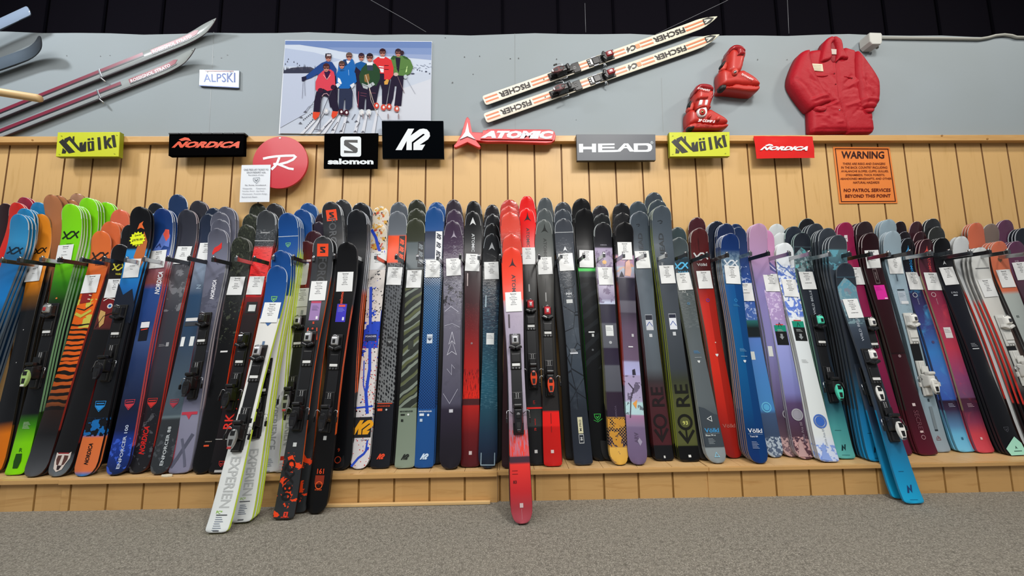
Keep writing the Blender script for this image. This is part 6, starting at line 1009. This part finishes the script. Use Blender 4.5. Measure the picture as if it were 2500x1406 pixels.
def boot(label, cuff, lower, sole, heel, top, extra):
    b = BM(); pad(b, BT(lower), WALL-.07, .045, .035, RB, .011, WALL-.012); root = fixn(b.build('ski_boot')); tag(root, label, 'ski boot', 'vintage red ski boots')
    b = BM(); pad(b, BT(cuff), WALL-.085, .045, .04, RB, .011, WALL-.02); fixn(b.build('cuff', root))
    b = BM(); pad(b, BT(top), WALL-.1, .036, .03, RBD, .01, WALL-.03); fixn(b.build('liner_rim', root))
    b = BM(); pad(b, BT(sole), WALL-.088, .022, .008, RB, .008, WALL-.01, sm=1); fixn(b.build('sole', root))
    b = BM(); pad(b, BT(heel), WALL-.092, .020, .006, BLB, .008, WALL-.06, sm=1); fixn(b.build('heel_pad', root))
    extra(root)
def bpart(root, nm, pts, m, y=.125, d=.012, sm=1): b = BM(); pad(b, BT(pts), WALL-y, d, .006, m, .008, WALL-y+.035, sm=sm); fixn(b.build(nm, root))
def exA(root):
    bpart(root, 'rear_buckle', [(640, 325), (708, 318), (690, 440), (603, 442)], RB2, .085); bpart(root, 'buckle_knob', [(620, 345), (670, 290), (685, 310), (640, 385), (615, 380)], BLB, .10)
    bpart(root, 'cuff_pivot', [(825+46*math.cos(t), 462+50*math.sin(t)) for t in [i*.4 for i in range(16)]], RB2, .125, .01); bpart(root, 'rivet', [(828+22*math.cos(t), 458+22*math.sin(t)) for t in [i*.5 for i in range(13)]], mat('b8b4b4', .25, 1), .137, .006)
    bpart(root, 'collar_strap', [(855, 125), (905, 95), (965, 160), (972, 205), (900, 205), (850, 215), (880, 180)], RBD, .135)
    bpart(root, 'instep_buckle', [(930, 478), (965, 470), (980, 500), (940, 505)], BLB, .07); bpart(root, 'toe_buckle', [(1035, 545), (1068, 538), (1078, 562), (1045, 572)], BLB, .07)
    f = Flat(wallfn(WALL-.125)); f.text('DYNAFIT', BT([(930, 478), (1100, 570), (1092, 592), (922, 506)]), 'e8dede', .03); f.build('printed_lettering', root)
def exB(root):
    bpart(root, 'rear_buckle', [(140, 920), (212, 925), (195, 1045), (108, 1045)], RB2, .085); bpart(root, 'buckle_knob', [(128, 960), (150, 890), (180, 905), (160, 960), (150, 1000)], BLB, .10)
    bpart(root, 'upper_buckle', [(265, 830), (400, 800), (430, 840), (400, 862), (270, 868)], RB, .135); bpart(root, 'middle_buckle', [(250, 985), (330, 955), (400, 960), (420, 985), (330, 1000), (240, 1025)], RB, .135)
    bpart(root, 'buckle_catch', [(455, 800), (500, 800), (495, 850), (440, 900), (430, 860)], RBD, .115); bpart(root, 'lower_catch', [(425, 960), (460, 965), (462, 1005), (430, 1010)], RBD, .11)
    bpart(root, 'instep_buckle', [(415, 1120), (450, 1090), (480, 1110), (450, 1160), (420, 1165)], RB, .125); bpart(root, 'toe_buckle', [(545, 1125), (590, 1112), (605, 1170), (570, 1195), (535, 1180)], RB2, .12)
    W = mat('e4e0e0', .4); bpart(root, 'white_panel', [(300, 880), (342, 878), (330, 955), (282, 955)], W, .131, .004, 0); bpart(root, 'white_panel', [(385, 878), (422, 878), (408, 958), (368, 958)], W, .131, .004, 0)
    bpart(root, 'pivot_ring', [(333+76*math.cos(t), 1050+88*math.sin(t)) for t in [i*.3 for i in range(21)]], W, .127, .008); bpart(root, 'pivot_disc', [(336+46*math.cos(t), 1058+50*math.sin(t)) for t in [i*.3 for i in range(21)]], RB, .137, .006); bpart(root, 'rivet', [(338+18*math.cos(t), 1054+20*math.sin(t)) for t in [i*.5 for i in range(13)]], mat('8a7a50', .3, 1), .146, .004)
    f = Flat(wallfn(WALL-.14)); f.text('DYNAFIT', BT([(268, 685), (455, 730), (452, 758), (262, 715)]), 'e8dede', .03, .2); f.text('3F COMP S', BT([(278, 1160), (528, 1185), (518, 1222), (268, 1205)]), 'e8dede', .04, .15); f.build('printed_lettering', root)
boot('red vintage ski boot mounted higher, nearer the jacket', [(722, 140), (712, 200), (700, 300), (690, 440), (705, 490), (760, 525), (820, 535), (875, 505), (905, 455), (920, 395), (940, 300), (965, 240), (960, 190), (900, 180), (820, 170)], [(585, 460), (640, 452), (720, 485), (800, 500), (900, 455), (960, 490), (1040, 535), (1105, 580), (1165, 650), (1180, 700), (1100, 710), (940, 705), (790, 690), (700, 705), (590, 700), (583, 600), (575, 520)],
     [(590, 672), (700, 700), (780, 680), (800, 655), (940, 682), (960, 672), (1100, 690), (1180, 690), (1170, 740), (1120, 768), (1000, 766), (860, 748), (720, 732), (600, 735)], [(586, 672), (650, 668), (688, 690), (682, 722), (640, 742), (590, 738)],
     [(725, 190), (728, 125), (755, 92), (810, 76), (870, 84), (925, 112), (968, 170), (972, 220), (940, 200), (860, 178), (760, 178)], exA)
boot('red vintage ski boot mounted lower, with white stripes and ring', [(215, 760), (208, 860), (205, 960), (212, 1040), (255, 1080), (340, 1110), (400, 1080), (430, 1030), (450, 950), (478, 880), (490, 800), (470, 770), (380, 750), (270, 735)], [(105, 1058), (160, 1045), (250, 1075), (340, 1085), (420, 1030), (480, 1070), (560, 1115), (640, 1160), (690, 1205), (702, 1260), (600, 1285), (440, 1290), (330, 1270), (200, 1270), (115, 1285), (98, 1180)],
     [(110, 1262), (200, 1235), (320, 1240), (440, 1265), (600, 1262), (700, 1248), (716, 1270), (690, 1300), (580, 1326), (440, 1325), (220, 1325), (120, 1322)], [(112, 1275), (215, 1278), (218, 1305), (185, 1330), (120, 1330)],
     [(215, 790), (218, 720), (240, 675), (290, 655), (370, 655), (440, 672), (488, 715), (495, 780), (400, 770), (300, 745)], exB)
# jacket
J = lambda p: q2(p, 1620, 80, 3.195)
def cloth(h, name):
    k = NT(name); g = k.n('ShaderNodeNewGeometry'); n1 = k.noise(g.outputs['Position'], 30, 4, .6, .6); k.b.inputs['Base Color'].default_value = lin(h); k.b.inputs['Roughness'].default_value = .6; k.b.inputs['Specular IOR Level'].default_value = .3; k.bump(n1, .25, .01); return k.m
JR = cloth('a80e20', 'red_nylon'); JD = cloth('8c0c1c', 'red_nylon_inside')
rj = random.Random(4)
def creases(n, x0, x1, y0, y1, ang, amp=.005):
    o = []
    for _ in range(n):
        x, y, L_, w_ = rj.uniform(x0, x1), rj.uniform(y0, y1), rj.uniform(30, 90), ang+rj.uniform(-.5, .5); o.append(([(x, y), (x+L_*.5*math.cos(w_)+4, y+L_*.5*math.sin(w_)), (x+L_*math.cos(w_), y+L_*math.sin(w_))], rj.choice((-1, 1))*rj.uniform(.4, 1)*amp, rj.uniform(.007, .014)))
    return o
b = BM(); pad(b, J([(1235, 135), (1120, 148), (1096, 200), (1100, 300), (1120, 480), (1133, 620), (1137, 700), (1140, 786), (1200, 790), (1270, 792), (1400, 780), (1415, 784), (1425, 793), (1540, 792), (1632, 788), (1625, 720), (1612, 620), (1585, 520), (1530, 400), (1500, 300), (1497, 150), (1440, 135), (1390, 120), (1330, 230)]), WALL-.045, .034, .045, JR, .008, WALL-.01, .003, 9, 1, 1,
    [([(1322, 240), (1332, 380), (1342, 520), (1380, 640), (1400, 710), (1418, 785)], -.012, .006), ([(1304, 262), (1314, 380), (1324, 520), (1360, 640), (1385, 710), (1400, 778)], .004, .007), ([(1165, 600), (1310, 552)], -.010, .008), ([(1180, 612), (1315, 566)], .006, .01), ([(1500, 560), (1400, 590)], .007, .01), ([(1145, 768), (1400, 765)], -.006, .006), ([(1430, 772), (1625, 768)], -.006, .006), ([(1484, 150), (1476, 250), (1480, 360)], -.018, .009), ([(1225, 140), (1120, 170)], -.004, .008), ([(1145, 430), (1250, 480), (1320, 560)], .006, .015), ([(1420, 440), (1480, 400), (1500, 350)], .007, .012)]+creases(9, 1150, 1340, 590, 740, .1, .007)+creases(8, 1400, 1580, 560, 720, -.4, .007)+creases(7, 1360, 1470, 380, 540, -.5, .005)+creases(6, 1140, 1300, 330, 540, .6, .004))
root = fixn(b.build('jacket')); tag(root, 'bright red padded jacket pinned to the grey wall', 'jacket')
b = BM(); pad(b, J([(1130, 140), (1085, 148), (1058, 168), (1030, 220), (1008, 275), (990, 330), (986, 370), (990, 405), (1015, 455), (1060, 520), (1100, 572), (1130, 606), (1160, 606), (1200, 590), (1250, 566), (1303, 548), (1290, 520), (1240, 460), (1190, 370), (1155, 290), (1135, 200)]), WALL-.06, .042, .05, JR, .008, WALL-.01, .003, 8, 1, 5, [([(1010, 380), (1080, 440), (1130, 520)], -.006, .012), ([(1150, 560), (1200, 540), (1290, 525)], -.006, .008), ([(1130, 545), (1200, 520), (1270, 500)], .006, .01)]+creases(6, 1040, 1180, 300, 520, .7, .005)); fixn(b.build('sleeve', root))
b = BM(); pad(b, J([(1490, 146), (1512, 160), (1545, 200), (1600, 275), (1640, 335), (1668, 388), (1672, 440), (1670, 520), (1655, 575), (1630, 608), (1590, 612), (1540, 606), (1512, 590), (1505, 500), (1492, 420), (1480, 352), (1476, 240), (1480, 170)]), WALL-.06, .042, .05, JR, .008, WALL-.01, .003, 8, 1, 9, [([(1520, 575), (1580, 560), (1650, 570)], -.006, .008), ([(1515, 545), (1580, 535), (1655, 545)], .006, .01), ([(1500, 200), (1505, 320), (1530, 450)], .004, .02)]+creases(7, 1510, 1630, 300, 540, 1.2, .005)); fixn(b.build('sleeve', root))
b = BM(); pad(b, J([(1150, 585), (1240, 580), (1262, 610), (1235, 635), (1190, 635), (1160, 622)]), WALL-.06, .034, .015, JR, .007, WALL-.03, .004, 60); fixn(b.build('cuff', root))
b = BM(); pad(b, J([(1535, 600), (1625, 598), (1622, 630), (1590, 645), (1555, 640)]), WALL-.06, .034, .015, JR, .007, WALL-.03, .004, 60); fixn(b.build('cuff', root))
b = BM(); pad(b, J([(1298, 60), (1345, 70), (1358, 190), (1340, 240), (1305, 225), (1290, 130)]), WALL-.078, .004, .03, JD, .01, WALL-.05); fixn(b.build('neck_lining', root))
b = BM(); pad(b, J([(1310, 32), (1280, 42), (1250, 75), (1236, 120), (1215, 225), (1232, 236), (1275, 226), (1308, 205), (1298, 130), (1300, 95), (1330, 66)]), WALL-.078, .022, .016, JR, .008, WALL-.03, .002, 20, 1); fixn(b.build('collar', root))
b = BM(); pad(b, J([(1310, 32), (1345, 38), (1375, 60), (1387, 90), (1392, 140), (1440, 212), (1410, 216), (1375, 205), (1330, 242), (1345, 190), (1345, 110), (1325, 68)]), WALL-.078, .022, .016, JR, .008, WALL-.03, .002, 20, 1); fixn(b.build('collar', root))
b = BM(); plate(b, J([(1297, 124), (1350, 128), (1350, 168), (1299, 166)]), WALL-.088, WALL-.08, mat('c8bab0', .8)); b.build('size_label', root)
b = BM(); plate(b, J([(1146, 238), (1240, 243), (1248, 301), (1164, 293)]), WALL-.083, WALL-.075, mat('d8ccb0', .8)); fl = Flat(wallfn(WALL-.083)); o = b.build('name_patch', root)
for i in range(4): fl.stroke(J([(1165, 252+i*11), (1230, 256+i*11)]), .6, 'a89c84')
fl.build('patch_lettering', o)
b = BM(); pad(b, J([(1192, 330), (1285, 325), (1283, 338), (1240, 348), (1200, 342)]), WALL-.079, .006, .008, JR, .007, WALL-.06, sm=1); fixn(b.build('pocket_flap', root))
b = BM(); pad(b, J([(1405, 332), (1468, 345), (1462, 356), (1405, 345)]), WALL-.079, .006, .008, JR, .007, WALL-.06, sm=1); fixn(b.build('pocket_flap', root))
for x, y in ((1331, 318), (1341, 402), (1351, 520), (1372, 602), (1468, 354)):
    p = onY(1620+x/3.195, 80+y/3.195, WALL-.08); b = BM(); b.rod([(p.x, WALL-.070, p.z), (p.x, WALL-.0825, p.z)], .005, mat('c8a8a8' if y > 590 else '7a1018', .3, .5), 10); b.build('snap_button', root)
# ------------------------------------------------------------------ white box and conduit at the top right
Bx = lambda p: q2(p, 2080, 0, 5.952)
b = BM(); plate(b, Bx([(262, 470), (425, 475), (440, 500), (440, 615), (420, 640), (300, 640), (262, 600), (250, 500)]), WALL-.09, WALL-.01, mat('b4b4ae', .5), .006); r = b.build('junction_box'); tag(r, 'small white junction box on the wall top edge at right', 'junction box')
b = BM(); b.rod([onY(x, y, WALL-.03) for x, y in Bx([(215, 560), (225, 640), (290, 700), (370, 690)])], .012, mat('a4a49c', .6), 8); b.build('cable_loop', r)
b = BM(); b.rod([onY(x, y, WALL-.011) for x, y in ((2152, 92), (2290, 94), (2390, 95.5), (2412, 92), (2430, 87), (2450, 85), (2468, 87), (2480, 91), (2560, 93))], .011, mat('a8a8a0', .6), 10); tag(b.build('conduit'), 'pale conduit pipe running right from the junction box', 'conduit')
# ------------------------------------------------------------------ light and camera
def area(x, y, z, sx, sy, pw, col, tgt=None):
    l = bpy.data.lights.new('ceiling_lamp', 'AREA'); l.shape = 'RECTANGLE'; l.size = sx; l.size_y = sy; l.energy = pw; l.color = col
    o = bpy.data.objects.new('ceiling_lamp', l); C.objects.link(o); o.location = (x, y, z)
    if tgt: o.rotation_euler = (Vector(tgt)-Vector((x, y, z))).to_track_quat('-Z', 'Y').to_euler()
    return o
area(-4.4, .75, 4.7, .5, .3, 84, (.93, .97, 1.0), (-2.2, 2.4, .9))
area(1.6, -.2, 4.3, .7, .5, 86, (1.0, .97, .92), (.2, 2.4, .9))
area(4.6, .75, 4.9, .5, .3, 62, (1.0, .96, .88), (3.2, 2.4, .8))
area(-.6, -1.0, 4.3, 6.5, 1.6, 200, (1.0, .98, .95), (0, 1.8, .6))
w = bpy.data.worlds.new('World'); bpy.context.scene.world = w; w.use_nodes = True
w.node_tree.nodes['Background'].inputs[0].default_value = (.80, .84, .9, 1); w.node_tree.nodes['Background'].inputs[1].default_value = .17
cd = bpy.data.cameras.new('camera'); cd.sensor_fit = 'HORIZONTAL'; cd.sensor_width = 36; cd.lens = 36*CF/2500; cd.clip_start = .02
co = bpy.data.objects.new('camera', cd); C.objects.link(co); Mc = Matrix((Rv, Uv, -Fv)).transposed().to_4x4(); Mc.translation = CAM; co.matrix_world = Mc
bpy.context.scene.camera = co
vs = bpy.context.scene.view_settings; vs.view_transform = 'Standard'; vs.look = 'None'; vs.gamma = 1; vs.use_curve_mapping = False; vs.exposure = -0.07
